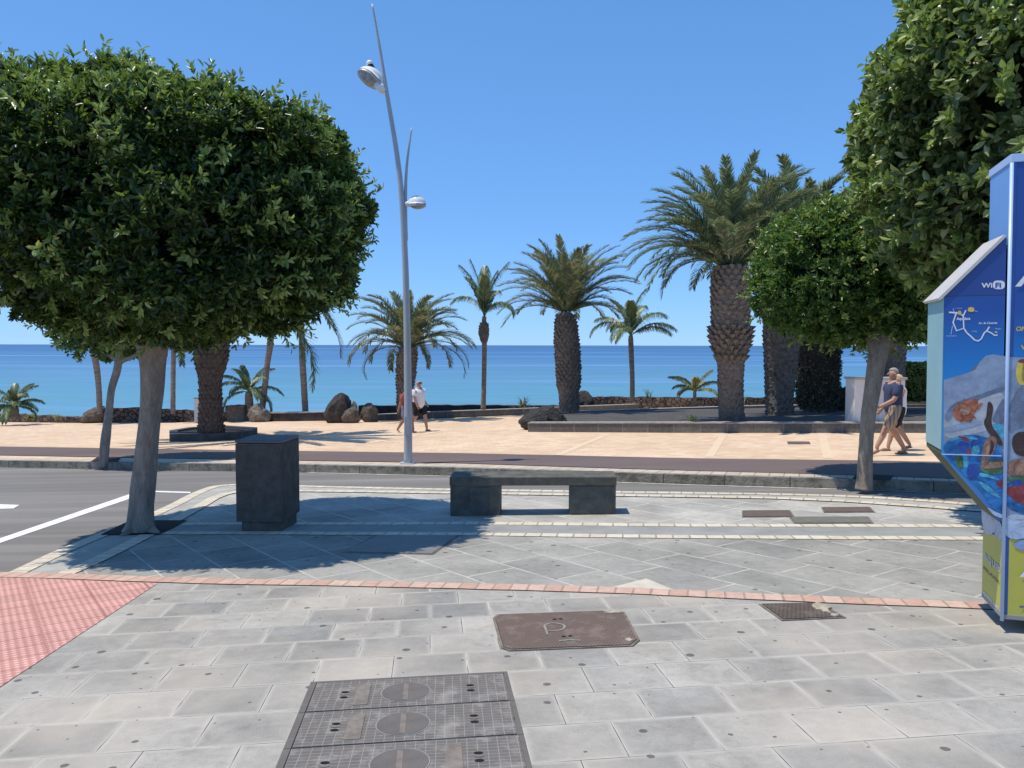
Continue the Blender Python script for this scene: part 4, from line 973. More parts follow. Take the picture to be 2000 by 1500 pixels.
cp('slim coconut palm with a swollen neck left of the middle date palm', [(944, 800), (945, 760), (946, 700), (946, 668), (945, 635), (946, 618)], (10, 9, 9, 10, 9, 8), seed=51, nf=4, L=2.1, emax=86, emin=72, droop=(25, 70), boots=([Q(946, 668, d_), Q(945, 655, d_), Q(945, 640, d_), Q(946, 628, d_)], [S(a, d_)/2 for a in (11, 19, 18, 10)]), fix=((172, 83, 42, 2.6), (10, 83, 38, 2.7), (178, 86, 22, 2.6), (0, 70, 150, 1.8), (183, 76, 115, 1.9), (-12, 66, 130, 1.7), (90, 85, 40, 2.6)))
cp('slim coconut palm with lopsided fronds right of the middle date palm', [(1235, 785), (1235, 740), (1233, 690), (1232, 665), (1232, 655)], (10, 9, 10, 10, 8), seed=52, nf=8, L=2.1, emax=88, emin=45, droop=(40, 110), fix=((2, 42, 75, 2.2), (178, 55, 120, 2.2), (10, 35, 70, 2.0)), mat=MAT['frond_coco'])
cp('leaning palm trunk at far left between wall and clipped tree', [(195, 806), (193, 760), (189, 720), (184, 690), (178, 640), (172, 560)], (10, 10, 11, 12, 11, 9), seed=53)
cp('straight dark palm trunk just right of the thick pale tree trunk', [(338, 808), (338, 740), (339, 680), (340, 620), (340, 540)], (9, 9, 9, 9, 8), seed=54)
cp('slightly leaning palm trunk above the pale rounded boulder', [(512, 800), (517, 760), (522, 710), (528, 670), (532, 600), (534, 540)], (12, 11, 11, 12, 12, 10), seed=55)
cp('ringed palm trunk leaning left, beside the tall standing boulder', [(597, 810), (594, 760), (591, 710), (590, 690), (588, 620), (586, 560)], (12, 12, 12, 12, 11, 9), seed=56)
cp('short young palm with feathery fronds behind the pale boulder', [(487, 806), (487, 790), (486, 772), (486, 765)], (14, 16, 14, 10), seed=57, nf=14, L=1.6, emax=85, emin=5, droop=(40, 110), ll=.42)
cp('stunted yellowing palm on the wall between the middle and tall palms', [(1357, 790), (1357, 775), (1357, 765)], (7, 7, 6), seed=58, nf=7, L=1.25, emax=75, emin=20, mat=MAT['frond_yellow'], ll=.4, droop=(40, 100), fix=((178, 55, 55, 1.4), (5, 50, 75, 1.4)))
cp('bushy low palm at the far left behind the lava wall', [(28, 812), (28, 800), (28, 794)], (16, 16, 12), seed=59, nf=18, L=1.3, emax=85, emin=5, ll=.4, D=36.5)

# ------------------------------------------------------------------ small plants
def tuft(name, label, px, py, depth, n, L_, w_, mat, seed, spread=60, cat='plant'):
    random.seed(seed); b = Q(px, py, depth); V = []; F = []
    for k in range(n):
        az = random.uniform(0, 2*math.pi); e = R(random.uniform(90-spread, 88)); l = L_*random.uniform(.6, 1.1); p = Vector((random.uniform(-.1, .1), random.uniform(-.1, .1), 0))
        side = Vector((-math.sin(az), math.cos(az), 0)); o = len(V)
        for j in range(5):
            t = j/4; ee = e-R(35)*t*t; q = p+Vector((math.cos(ee)*math.cos(az), math.cos(ee)*math.sin(az), math.sin(ee)))*l*t; ww = w_*(1-t)*.5+.002
            V += [q-side*ww, q+side*ww]
        F += [(o+2*j, o+2*j+1, o+2*j+3, o+2*j+2) for j in range(4)]
    o = pyd(name, V, F, mat); o.location = b; tag(o, label, cat); return o
tuft('agave', 'spiky agave behind the wall between two palms', 1021, 795, 35.5, 60, .75, .07, leafm('agave_leaves', [(0, (.08, .12, .07)), (1, (.22, .27, .17))], .5, 0), 61, 80)
tuft('yucca', 'small green tuft alone in the black gravel bed', 1350, 823, P(1350, 823, BEDOFF).y, 45, .42, .04, MAT['frond_yellow'], 62, 75)
tuft('shrub', 'thin tall weeds on the wall right of the lopsided palm', 1268, 778, 34.5, 22, .7, .03, MAT['frond_coco'], 63, 25)
tuft('shrub', 'few wispy weeds left of the tallest palm foot', 1455, 790, 30, 10, .7, .02, MAT['frond_coco'], 64, 20)
tuft('shrub', 'dry weeds growing out of the low lava wall at left', 112, 820, 38, 40, .55, .03, MAT['frond_yellow'], 65, 50)
tuft('shrub', 'yellow flowering tuft beside the bushy low palm', 60, 818, 38, 70, .45, .05, MAT['hedge'], 66, 70)
tuft('shrub', 'leafy shoot beside the dark rock in shade left of the cabinet', 1600, 820, 27.5, 50, .5, .05, MAT['frond_coco'], 67, 70)
# hedge at right
c = Q(1800, 745, 29); r = empty('hedge', Q(1800, 775, 29), 'clipped yellow-green hedge on the wall left of the kiosk', 'hedge'); ctr = c-r.location
pos, g, _ = crown_points(5200, ctr, (1.15, .7, .62), 4, 3, .06, (-.02, .3)); V, F = leaf_block(pos, g, 5, .09, .045); h_ = np_mesh('foliage', V, F, 4, MAT['hedge'], r)
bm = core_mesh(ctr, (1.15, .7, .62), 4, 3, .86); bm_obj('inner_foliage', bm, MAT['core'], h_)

# ------------------------------------------------------------------ people
def baked_skin(name, verts, edges, radii, mat, parent, lv=1, root=0):
    me = bpy.data.meshes.new(name+'_skel'); me.from_pydata(verts, edges, []); o = bpy.data.objects.new(name+'_skel', me); COL.objects.link(o)
    sk = o.modifiers.new('skin', 'SKIN'); sk.use_smooth_shade = True; ss = o.modifiers.new('sub', 'SUBSURF'); ss.levels = lv; ss.render_levels = lv
    if not me.skin_vertices: bpy.context.view_layer.update()
    for i, v in enumerate(me.skin_vertices[0].data):
        rr = radii[i]; v.radius = rr if isinstance(rr, tuple) else (rr, rr); v.use_root = (i == root)
    bpy.context.view_layer.update(); dg = bpy.context.evaluated_depsgraph_get()
    m2 = bpy.data.meshes.new_from_object(o.evaluated_get(dg)); m2.name = name
    bpy.data.objects.remove(o); m2.materials.clear()
    return link_mesh(name, m2, mat, parent, True)
skin_m = simple('fair_skin', (.46, .27, .19), .55, .08, 9, 0); skin_t = simple('tanned_skin', (.36, .18, .115), .55, .08, 9, 0)  # even skin colours, one fair, one tanned
def person(label, foot, face, H, skin, hair, shirt, shorts, legs, arms, sleeve=True, top_len=.92, short_k=.75, hairlong=0, cap=None, wide=1.0, shoes=None, headturn=0, group=None):
    k = H/1.75; root = empty('person', foot, label, 'person', group, rz=face); g = lambda *p: tuple(c*k for c in p)
    J = [g(0, 0, .95), g(0, 0, 1.08), g(.01, 0, 1.27), g(0, 0, 1.42), g(.005, 0, 1.50), g(.02, 0, 1.575), g(.025, 0, 1.64), g(.012, 0, 1.70)]
    E = [(i, i+1) for i in range(7)]; RR = [(.15*wide, .17*wide), (.135*wide, .155*wide), (.14*wide, .17*wide), (.11, .14), (.062, .062), (.085, .07), (.104, .084), (.07, .062)]
    def add(p, prev, r): J.append(g(*p)); E.append((prev, len(J)-1)); RR.append(r if isinstance(r, tuple) else (r, r)); return len(J)-1
    LJ = []
    for s, (kn, an, toe) in zip((1, -1), legs):
        hp = add((0, .10*s*wide, .88), 0, .105*wide); th = add(((kn[0])*.5, .10*s, (.88+kn[1])*.5), hp, .095*wide); n_ = add((kn[0], .10*s, kn[1]), th, .066)
        cf = add((kn[0]*.68+an[0]*.32+(-.02), .10*s, kn[1]*.68+an[1]*.32), n_, .066); a_ = add((an[0], .10*s, an[1]), cf, .042)
        he = add((an[0]-.03 if toe[0] > an[0] else an[0]-.02, .10*s, max(.03, an[1]-.05)), a_, .034); to = add((toe[0], .11*s, toe[1]), he, .028); LJ.append((hp, th, n_, he, to, an, toe))
    AJ = []
    for s, (el, wr) in zip((1, -1), arms):
        sh = add((0, .19*s*wide, 1.40), 3, .066); e_ = add((el[0], el[1]*s, el[2]), sh, .050); w_ = add((wr[0], wr[1]*s, wr[2]), e_, .034)
        d = Vector(wr)-Vector(el); d.y *= s; d.normalize(); hp = Vector((wr[0], wr[1]*s, wr[2]))+d*.06; h_ = add(tuple(hp), w_, (.032, .018))
        lat = Vector((1, 0, 0)); lat = (lat-d*lat.dot(d)).normalized()
        for q, ln in ((-.024, .055), (-.008, .068), (.008, .072), (.022, .062)):
            b0 = hp+d*.02+lat*q; f1 = add(tuple(b0+d*ln*.6), h_, .009); f2 = add(tuple(b0+d*ln+Vector((0, -s*.012, 0))), f1, .007)
        t1 = add(tuple(hp-d*.02+lat*.042), h_, .010); add(tuple(hp+d*.02+lat*.055), t1, .008); AJ.append((sh, e_))
    body = baked_skin('body', J, E, [tuple(x*k for x in r) for r in RR], skin, root, 2)
    # face: nose, eyes, ears on the head
    ht = Matrix.Rotation(headturn, 4, 'Z'); hc = Vector(g(.022, 0, 1.625)); fv = []
    def hp_(x, y, z): return hc+ht @ Vector(g(x, y, z))
    v1, f1 = tube([hp_(.080, 0, .02), hp_(.108, 0, -.012), hp_(.090, 0, -.026)], [.010*k, .016*k, .010*k], 8); nose = pyd('nose', v1, f1, skin, body, True)
    for s in (-1, 1):
        v1, f1 = tube([hp_(-.002, .076*s, .025), hp_(-.006, .09*s, 0), hp_(-.002, .076*s, -.03)], [.010*k, .016*k, .008*k], 8); pyd('ear', v1, f1, skin, body, True)
        v1, f1 = tube([hp_(.080, .030*s, .016), hp_(.091, .030*s, .016)], [.013*k, .008*k], 8); pyd('eye', v1, f1, MAT['black'], body, True)
    v1, f1 = tube([hp_(.080, -.022, -.045), hp_(.090, 0, -.046), hp_(.080, .022, -.045)], [.005*k]*3, 6); pyd('mouth', v1, f1, simple('lips', (.30, .12, .09), .6, .05, 5, 0), body, True)
    if hair is not None:
        bm = bmesh.new(); bmesh.ops.create_uvsphere(bm, u_segments=24, v_segments=16, radius=1)
        for v in bm.verts:
            n_ = v.co.copy(); w_ = 1+.06*noise.noise(n_*3.1+Vector((k, 0, 0)))
            z = n_.z
            v.co = Vector((n_.x*.100, n_.y*.088, n_.z*.098))*w_
            if n_.x > .25 and z < .55: v.co *= .72
            if z < -.25: v.co *= (.9 if hairlong else .62)
            if hairlong and z < -.1: v.co.z -= hairlong*min(1, -z)*(1 if n_.x < .2 else 0)
            v.co = hc+ht @ ((v.co+Vector((-.012, 0, .028)))*k)
        bm_obj('hair', bm, hair, root, True)
    # shirt
    SJ = [g(0, 0, top_len-.2), g(0, 0, 1.08), g(.01, 0, 1.27), g(0, 0, 1.41), g(0, 0, 1.465)]; SE = [(0, 1), (1, 2), (2, 3), (3, 4)]; SR = [(.195*wide, .215*wide), (.18*wide, .20*wide), (.18*wide, .21*wide), (.14, .16), (.075, .085)]
    for i, s in enumerate((1, -1)):
        SJ.append(g(0, .19*s*wide, 1.405)); SE.append((3, len(SJ)-1)); SR.append((.085, .085))
        if sleeve:
            el = arms[i][0]; q = .85; SJ.append(g(el[0]*q, (.19*wide*(1-q)+el[1]*q)*s, 1.40*(1-q)+el[2]*q)); SE.append((len(SJ)-2, len(SJ)-1)); SR.append((.085, .085))
    if shirt is not None: baked_skin('shirt', SJ, SE, [tuple(x*k for x in r) for r in SR], shirt, root, 2)
    HJ = [g(0, 0, 1.08), g(0, 0, .92)]; HE = [(0, 1)]; HR = [(.165*wide, .185*wide), (.175*wide, .195*wide)]
    for s, (kn, an, toe) in zip((1, -1), legs):
        q = min(1.0, short_k+.2); HJ.append(g(0, .10*s*wide, .86)); HE.append((1, len(HJ)-1)); HR.append((.13*wide, .125*wide))
        HJ.append(g(kn[0]*q, .105*s, .88*(1-q)+kn[1]*q)); HE.append((len(HJ)-2, len(HJ)-1)); HR.append((.12*wide, .115*wide))
    baked_skin('shorts', HJ, HE, [tuple(x*k for x in r) for r in HR], shorts, root, 2)
    for s, (hp, th, n_, he, to, an, toe) in zip((1, -1), LJ):
        a = Vector(J[he]); b = Vector(J[to]); a = a+(a-b).normalized()*.03*k; b = b+(b-a).normalized()*.035*k
        v1, f1 = tube([a+Vector((0, 0, -.028*k)), a.lerp(b, .5)+Vector((0, 0, -.026*k)), b+Vector((0, 0, -.024*k))], [.036*k, .046*k, .04*k], 12)
        zc = (a.z+b.z)/2
        v1 = [Vector((p.x, p.y, p.z+(a.lerp(b, max(0, min(1, (p.x-a.x)/(b.x-a.x+1e-9)))).z-.028*k-p.z)*.6)) for p in v1]
        pyd('sandal', v1, f1, shoes or MAT['black'], root, True)
    return root
walkL = [((.20, .52), (.30, .10), (.45, .06)), ((-.02, .50), (-.33, .17), (-.24, .05))]
# right pair, walking left (local +x -> world -x)
cloth_navy = simple('navy_shirt', (.045, .06, .115), .85, .35, 14); cloth_white = simple('white_cotton', (.80, .79, .78), .85, .05, 6); cloth_black = simple('black_shorts', (.02, .02, .022), .8, .1, 5)
m = M('checked_shorts', .85); b = m.n('ShaderNodeTexBrick'); m.i(b, 'Vector', m.mapping(scale=(1, 1, 1))); b.offset = 0
for k, q in (('Color1', (.33, .27, .20)), ('Color2', (.42, .35, .27)), ('Mortar', (.17, .12, .09)), ('Scale', 1.0), ('Mortar Size', .010), ('Brick Width', .07), ('Row Height', .07)): m.i(b, k, q)
m.col(b.outputs['Color']); cloth_check = m.m
grey_hair = simple('grey_hair', (.34, .30, .25), .8, .3, 30); blond = simple('blond_hair', (.62, .47, .28), .7, .25, 30); sandal = simple('brown_sandal', (.16, .10, .06), .8, .2, 8)
f0 = P(1742, 888, RISE); h0 = S(888-717, f0.y)
person('man in navy shirt and checked shorts walking left past the white cabinet', f0, math.pi, h0, skin_m, grey_hair, cloth_navy, cloth_check,
       [((.20, .52), (.36, .16), (.45, .05)), ((-.03, .50), (-.30, .10), (-.16, .04))], [((.10, .25, 1.12), (.34, .20, .99)), ((-.05, .25, 1.12), (.12, .24, .90))], top_len=.98, shoes=sandal)
f1 = P(1752, 879, RISE); h1 = S(879-730, f1.y)
person('blond woman in white sleeveless top and black shorts walking left beside him', f1, math.pi, h1, skin_m, blond, cloth_white, cloth_black,
       [((.18, .50), (.26, .09), (.40, .04)), ((-.05, .50), (-.33, .13), (-.20, .04))], [((.08, .22, 1.13), (.28, .20, 1.02)), ((-.10, .24, 1.12), (.05, .24, .92))], sleeve=False, top_len=.90, hairlong=.05, shoes=sandal, wide=1.02)
# middle pair, walking right and towards the camera
f2 = P(818, 842, RISE); h2 = S(842-741, f2.y)
person('bald man in a white shirt with sunglasses and black shorts walking right', f2, R(-35), h2, skin_m, None, cloth_white, cloth_black,
       [((.20, .52), (.28, .10), (.42, .05)), ((-.02, .50), (-.34, .17), (-.24, .05))], [((-.12, .30, 1.14), (.02, .36, .92)), ((.05, .27, 1.13), (.16, .26, .90))], top_len=.92, short_k=.8, wide=1.15, shoes=sandal, headturn=R(-25))
f3 = P(796, 844, RISE)+Vector((0, -.25, 0)); h3 = S(842-748, f3.y)
red_top = simple('rust_patterned_top', (.36, .10, .08), .85, .5, 22)
person('person in a rust red top half hidden behind the lamp pole', f3, R(-30), h3, skin_t, simple('white_hair', (.7, .66, .6), .8, .2, 20), red_top, simple('mauve_shorts', (.30, .25, .33), .85, .4, 20),
       [((.18, .50), (.24, .09), (.38, .04)), ((-.02, .50), (-.32, .14), (-.22, .04))], [((-.06, .27, 1.12), (.0, .32, .88)), ((-.05, .28, 1.12), (-.10, .33, .88))], top_len=.9, hairlong=.04, shoes=MAT['wrender'])
for o in bpy.data.objects:
    if o.get('label', '').startswith('bald man'):
        h_ = h2/1.75; gl = MAT['black']; bm = bmesh.new(); box_bm(bm, .085, .115, -.07, .07, -.002, .036, .008)
        hc = Vector((.022, 0, 1.625))*h_
        bmesh.ops.transform(bm, matrix=Matrix.Translation(hc) @ Matrix.Rotation(R(-25), 4, 'Z') @ Matrix.Scale(h_, 4), verts=bm.verts); bm_obj('sunglasses', bm, gl, o)

# ------------------------------------------------------------------ kiosk
kc = P(1967, 1236, .008); KD = kc.y
KA = R(-17)
ko = Vector((kc.x, kc.y, kc.z)); ko.x = Q(1957, 1215, KD).x
kiosk = empty('kiosk', ko, 'blue and yellow information kiosk with a waterpark picture and an overhanging side cabinet', 'kiosk', rz=KA)
kiosk.rotation_euler = (0, -R(.55), KA); KM = Matrix.Translation(ko) @ kiosk.rotation_euler.to_matrix().to_4x4(); KI = KM.inverted()
def onplane(px, py, axis, val):
    d = KI.to_3x3() @ ray(px, py); o_ = KI @ Vector((0, 0, CAMH)); t = (val-o_[axis])/d[axis]; return o_+d*t
def KF(px, py): q = onplane(px, py, 1, 0.0); return (q.x, q.z)
zb = KF(1957, 1209)[1]; zt = KF(1972, 301)[1]; dep = .46
xr = 1.05
blue = simple('kiosk_blue', (.035, .115, .36), .35, .06, 4, 0, spec=.5); blue_sunlit = simple('kiosk_blue_sunlit', (.17, .36, .72), .35, .05, 4, 0, spec=.5)
yel = simple('kiosk_yellow', (.50, .48, .085), .4, .05, 4, 0, spec=.4); mint = simple('mint_panel', (.30, .50, .52), .45, .06, 3, 0, spec=.4)
trim = simple('pale_blue_trim', (.42, .56, .80), .3, .05, 4, 0, spec=.5); whitep = simple('weathered_white_roof', (.54, .52, .49), .5, .08, 7, 0)
steel = simple('grey_steel', (.30, .30, .29), .5, .1, 5, 0); olive = simple('olive_underside', (.10, .12, .06), .7, .2, 5, 0)
def kbox(name, x0, x1, y0, y1, z0, z1, mat, bev=.003, parent=None):
    bm = bmesh.new(); box_bm(bm, x0, x1, y0, y1, z0, z1, bev); return bm_obj(name, bm, mat, parent or kiosk)
kbox('base', .0, xr, .0, dep, zb-.0, zb+.03, steel)
for sx in (.25, .85):
    for sy in (.1, .36): kbox('foot', sx-.04, sx+.04, sy-.04, sy+.04, -.02, zb-.001, steel)
zy = KF(1957, 1052)[1]
kbox('body', 0.004, xr, .004, dep, zb+.031, zt-.05, blue)
kbox('roof_cap', -.006, xr, -.004, dep+.005, zt-.049, zt, trim)
# lower coloured panels, 3 mm proud of the body
def quad(name, pts, mat, parent=None, th=.002):
    """flat panel through local points, given a real thickness outwards"""
    bm = bmesh.new(); vs = [bm.verts.new(p) for p in pts]; f = bm.faces.new(vs); bm.normal_update()
    ctr = Vector((.5, .23, 1.3))
    if f.normal.dot(f.calc_center_median()-ctr) < 0: f.normal_flip(); bm.normal_update()
    n_ = f.normal.copy(); r_ = bmesh.ops.extrude_face_region(bm, geom=[f])
    for v in [e for e in r_['geom'] if isinstance(e, bmesh.types.BMVert)]: v.co += n_*th
    bmesh.ops.recalc_face_normals(bm, faces=bm.faces[:]); return bm_obj(name, bm, mat, parent or kiosk)
m = M('printed_blue', .35, .45); sp_ = m.n('ShaderNodeSeparateXYZ'); m.t.links.new(m.geo(), sp_.inputs[0])
m.col(m.ramp(m.math('DIVIDE', sp_.outputs[2], 3.0), [(.22, (.05, .16, .42)), (.42, (.05, .30, .64)), (.55, (.012, .20, .55)), (.66, (.02, .085, .34)), (.8, (.022, .075, .30))])); printed = m.m
front = quad('front_panel', [(.03, .004, zy), (xr, .004, zy), (xr, .004, zt-.05), (.03, .004, zt-.05)], printed)
quad('front_panel', [(.03, .004, zb+.03), (xr, .004, zb+.03), (xr, .004, zy-.001), (.03, .004, zy-.001)], yel)
quad('side_panel', [(.004, .03, zb+.03), (.004, dep, zb+.03), (.004, dep, zy-.06), (.004, .03, zy)], yel)
zr_ = KF(1967, 460)[1]
quad('side_panel', [(.004, .03, zr_-.05), (.004, dep, zr_-.05), (.004, dep, zt-.05), (.004, .03, zt-.05)], blue_sunlit)  # upper side in lighter blue: sun from the left painted into the colour
v, f = tube([(0, 0, zb-.01), (0, 0, zt-.052)], [.011, .011], 12); pyd('corner_trim', v, f, trim, kiosk, True)
# overhanging cabinet: front outline in the kiosk's front plane
wl = KF(1843, 700)[0]; z_top = KF(1905, 578)[1]; z_r = KF(1967, 462)[1]; z_ol = KF(1842, 888)[1]; z_or = KF(1957, 1022)[1]
yo = .012
outl = [(wl, z_top), (-.017, z_r), (-.017, z_or), (wl, z_ol)]
bm = bmesh.new(); a = [bm.verts.new((x, yo, z)) for x, z in outl]; b = [bm.verts.new((x, dep, z)) for x, z in outl]
bm.faces.new(a); bm.faces.new(b[::-1])
for i in range(4): bm.faces.new((a[i], b[i], b[(i+1) % 4], a[(i+1) % 4]))
bmesh.ops.recalc_face_normals(bm, faces=bm.faces[:]); cab = bm_obj('cabinet', bm, olive, kiosk)
quad('cabinet_side', [(wl-.001, yo+.0, z_ol+.03), (wl-.001, dep, z_ol+.03), (wl-.001, dep, z_top-.004), (wl-.001, yo, z_top-.004)], mint, cab, .004)
dv = Vector((-.017-wl, 0, z_r-z_top)); nn = Vector((-dv.z, 0, dv.x)).normalized()
q0 = Vector((wl, 0, z_top))-dv.normalized()*.03; q1 = Vector((-.017, 0, z_r))
bm = bmesh.new(); pr = [q0+nn*.002, q1+nn*.002, q1+nn*.02, q0+nn*.02]
A_ = [bm.verts.new((p.x, yo-.012, p.z)) for p in pr]; B_ = [bm.verts.new((p.x, dep+.01, p.z)) for p in pr]
bm.faces.new(A_); bm.faces.new(B_[::-1])
for i in range(4): bm.faces.new((A_[i], B_[i], B_[(i+1) % 4], A_[(i+1) % 4]))
bmesh.ops.recalc_face_normals(bm, faces=bm.faces[:]); bm_obj('cabinet_roof', bm, whitep, cab)
quad('picture_panel', [(wl, yo, z_top), (-.018, yo, z_top), (-.018, yo, z_or), (wl, yo, z_ol)], printed, cab, .003)
navy = simple('kiosk_navy', (.022, .065, .26), .35, .06, 4, 0, spec=.5)
quad('gable_panel', [(wl+.01, yo, z_top+.003), (-.018, yo, z_top+.003), (-.018, yo, z_r-.004)], navy, cab, .003)
# artwork: flat printed shapes on the front plane, traced to real size
def art(name, pxs, mat, lay=1, plane='F', parent=None, smooth=2):
    if plane == 'F': q = [Vector((onplane(x, y, 1, yo).x, onplane(x, y, 1, yo).z)) for x, y in pxs]
    elif plane == 'B': q = [Vector(KF(x, y)) for x, y in pxs]
    else: q = [Vector((onplane(x, y, 0, .002).y, onplane(x, y, 0, .002).z)) for x, y in pxs]
    if smooth:
        for _ in range(smooth):
            n_ = len(q); q = [w2 for i in range(n_) for w2 in (q[i].lerp(q[(i+1) % n_], .22), q[i].lerp(q[(i+1) % n_], .78))]
    bm = bmesh.new(); e = .003+.0006*lay
    if plane == 'F': vs = [bm.verts.new((a.x, yo-e-.0003, a.y)) for a in q]
    elif plane == 'B': vs = [bm.verts.new((a.x, .002-e+.001, a.y)) for a in q]
    else: vs = [bm.verts.new((.004-e-.0003, a.x, a.y)) for a in q]
    fc = bm.faces.new(vs); bmesh.ops.triangulate(bm, faces=[fc])
    return bm_obj(name, bm, mat, parent or (cab if plane == 'F' else kiosk))
def ink(name, c, var=.12, scale=16):
    m = M(name, .45, .35); a = m.noise(scale*.7, 7, .72, None, 1.5); b2 = m.noise(scale*4, 5, .7, None, .8); var = min(.85, var*1.3)
    lo = tuple(x*(1-var) for x in c); hi = tuple(min(1, x*(1+var)+.02) for x in c)
    m.col(m.mix(1, m.ramp(a, [(.3, lo), (.5, c), (.68, hi)]), m.ramp(b2, [(.35, .88), (.65, 1.1)]), 'MULTIPLY')); return m.m
i_slide = ink('ink_slide_grey_blue', (.25, .32, .43), .2, 5); i_white = ink('ink_white', (.40, .43, .47), .2, 6); i_hair = ink('ink_auburn', (.36, .12, .06), .5, 30); i_skin = ink('ink_skin', (.30, .17, .12), .5, 20)
i_dark = ink('ink_dark_brown', (.06, .035, .03)); i_tube = ink('ink_tube_blue', (.022, .16, .42), .55, 10); i_deep = ink('ink_deep_blue', (.02, .07, .30), .3); i_green = ink('ink_green', (.07, .15, .07), .5); i_cyan = ink('ink_cyan', (.08, .36, .52), .4)
i_red = ink('ink_red', (.24, .045, .05), .4); i_foam = ink('ink_foam', (.42, .52, .66), .25); i_grey = ink('ink_slate', (.15, .19, .27), .3, 10); i_yel = ink('ink_yellow', (.65, .50, .10)); i_label = ink('ink_label_white', (.75, .77, .8), 0)
art('picture', [(1843, 742), (1890, 728), (1905, 722), (1912, 708), (1925, 695), (1940, 692), (1964, 696), (1962, 1000), (1940, 985), (1918, 962), (1843, 876)], i_slide, 1, smooth=0)
art('picture', [(1843, 800), (1890, 790), (1925, 776), (1963, 762), (1962, 830), (1900, 848), (1843, 860)], i_white, 2)
art('picture', [(1843, 812), (1860, 788), (1900, 775), (1963, 752), (1963, 762), (1920, 775), (1870, 800), (1850, 828)], i_grey, 3)
art('picture', [(1860, 808), (1866, 790), (1885, 783), (1900, 780), (1912, 778), (1905, 788), (1922, 787), (1908, 800), (1900, 812), (1900, 822), (1880, 824), (1866, 820)], i_hair, 4)
art('picture', [(1963, 770), (1945, 800), (1935, 825), (1963, 830)], i_grey, 3)
art('picture', [(1841, 868), (1865, 852), (1900, 848), (1930, 855), (1962, 880), (1962, 1012), (1935, 990), (1918, 960), (1880, 925), (1845, 888)], i_tube, 4)
art('picture', [(1871, 861), (1893, 863), (1890, 884), (1872, 880)], i_deep, 5, smooth=1)
art('picture', [(1852, 858), (1875, 850), (1900, 853), (1912, 858), (1898, 858), (1872, 856), (1856, 864)], i_cyan, 5)
art('picture', [(1868, 851), (1886, 853), (1896, 863), (1888, 862), (1876, 856)], i_red, 6)
art('picture', [(1893, 866), (1900, 858), (1914, 858), (1920, 864), (1908, 868), (1898, 876)], i_deep, 5)
art('picture', [(1898, 872), (1910, 868), (1914, 880), (1906, 892), (1896, 888)], i_cyan, 6)
art('picture', [(1888, 874), (1896, 878), (1894, 890), (1888, 888)], i_red, 6)
art('picture', [(1864, 892), (1872, 884), (1880, 890), (1882, 912), (1874, 918), (1866, 904)], i_green, 5)
art('picture', [(1876, 886), (1892, 892), (1890, 914), (1880, 912)], i_cyan, 5)
art('picture', [(1912, 922), (1930, 926), (1950, 934), (1950, 938), (1928, 932), (1912, 930)], i_cyan, 8)
art('picture', [(1908, 938), (1925, 944), (1945, 962), (1958, 975), (1940, 968), (1920, 954)], i_cyan, 6)
art('picture', [(1925, 988), (1945, 1000), (1962, 1006), (1962, 1014), (1940, 1006)], i_foam, 6) if 'i_foam' in globals() else None
for hx, hy, ex, ey in ((1866, 800, 1858, 812), (1872, 790, 1866, 782), (1884, 785, 1880, 776), (1898, 784, 1906, 776), (1905, 792, 1922, 786), (1902, 800, 1918, 796), (1896, 812, 1908, 818), (1880, 820, 1872, 828), (1890, 820, 1898, 826)):
    art('picture', [(hx-3, hy-2), (hx+3, hy-3), (ex, ey), (hx+1, hy+3), (hx-2, hy+2)], i_hair, 5, smooth=1)
art('picture', [(1874, 798), (1886, 793), (1896, 797), (1893, 808), (1882, 812), (1874, 807)], i_skin, 6)
art('picture', [(1843, 835), (1880, 828), (1915, 822), (1920, 826), (1885, 836), (1843, 845)], i_slide, 5)
art('picture', [(1930, 832), (1948, 826), (1962, 830), (1962, 862), (1950, 848), (1938, 846)], i_cyan, 4)
art('picture', [(1934, 856), (1942, 868), (1938, 884), (1930, 892), (1934, 872)], i_dark, 8)
art('picture', [(1928, 783), (1936, 786), (1940, 796), (1934, 828), (1950, 850), (1960, 868), (1952, 872), (1932, 848), (1919, 826), (1928, 810)], i_dark, 6)
art('picture', [(1921, 862), (1935, 850), (1948, 856), (1940, 885), (1925, 905), (1914, 910)], i_skin, 7)
art('picture', [(1912, 906), (1940, 898), (1962, 896), (1962, 922), (1936, 928), (1916, 920)], i_green, 6)
art('picture', [(1912, 908), (1925, 904), (1962, 900), (1962, 912), (1922, 916)], i_skin, 8)
art('picture', [(1890, 905), (1912, 905), (1912, 925), (1900, 938), (1888, 930)], i_deep, 7)
art('picture', [(1942, 942), (1961, 934), (1961, 958), (1950, 950)], i_red, 6)
# map
def line(pxs, wpx, mat, lay, nm='map_line', plane='F'):
    pts = [Vector((onplane(x, y, 1, yo).x, onplane(x, y, 1, yo).z)) for x, y in pxs]; wd = wpx*KD/FPX/2; A = offs(pts, -wd); B = offs(pts, wd)
    bm = bmesh.new(); e = .003+.0006*lay+.0003; a = [bm.verts.new((p.x, yo-e, p.y)) for p in A]; b = [bm.verts.new((p.x, yo-e, p.y)) for p in B]
    for i in range(len(a)-1): bm.faces.new((a[i], a[i+1], b[i+1], b[i]))
    return bm_obj(nm, bm, mat, cab)
line([(1853, 610), (1868, 611), (1874, 612), (1881, 617)], 3, i_label, 2)
line([(1867, 612), (1861, 630), (1868, 646), (1882, 641), (1881, 617), (1886, 606)], 2.6, i_label, 3)
line([(1882, 641), (1888, 650), (1896, 657), (1903, 664), (1910, 666), (1916, 662), (1922, 650), (1927, 646), (1932, 638)], 2.6, i_label, 2)
line([(1928, 647), (1935, 650), (1942, 655), (1948, 654)], 2.2, i_label, 3)
line([(1860, 636), (1857, 653)], .8, i_label, 2); line([(1861, 602), (1864, 612)], .8, i_label, 2)
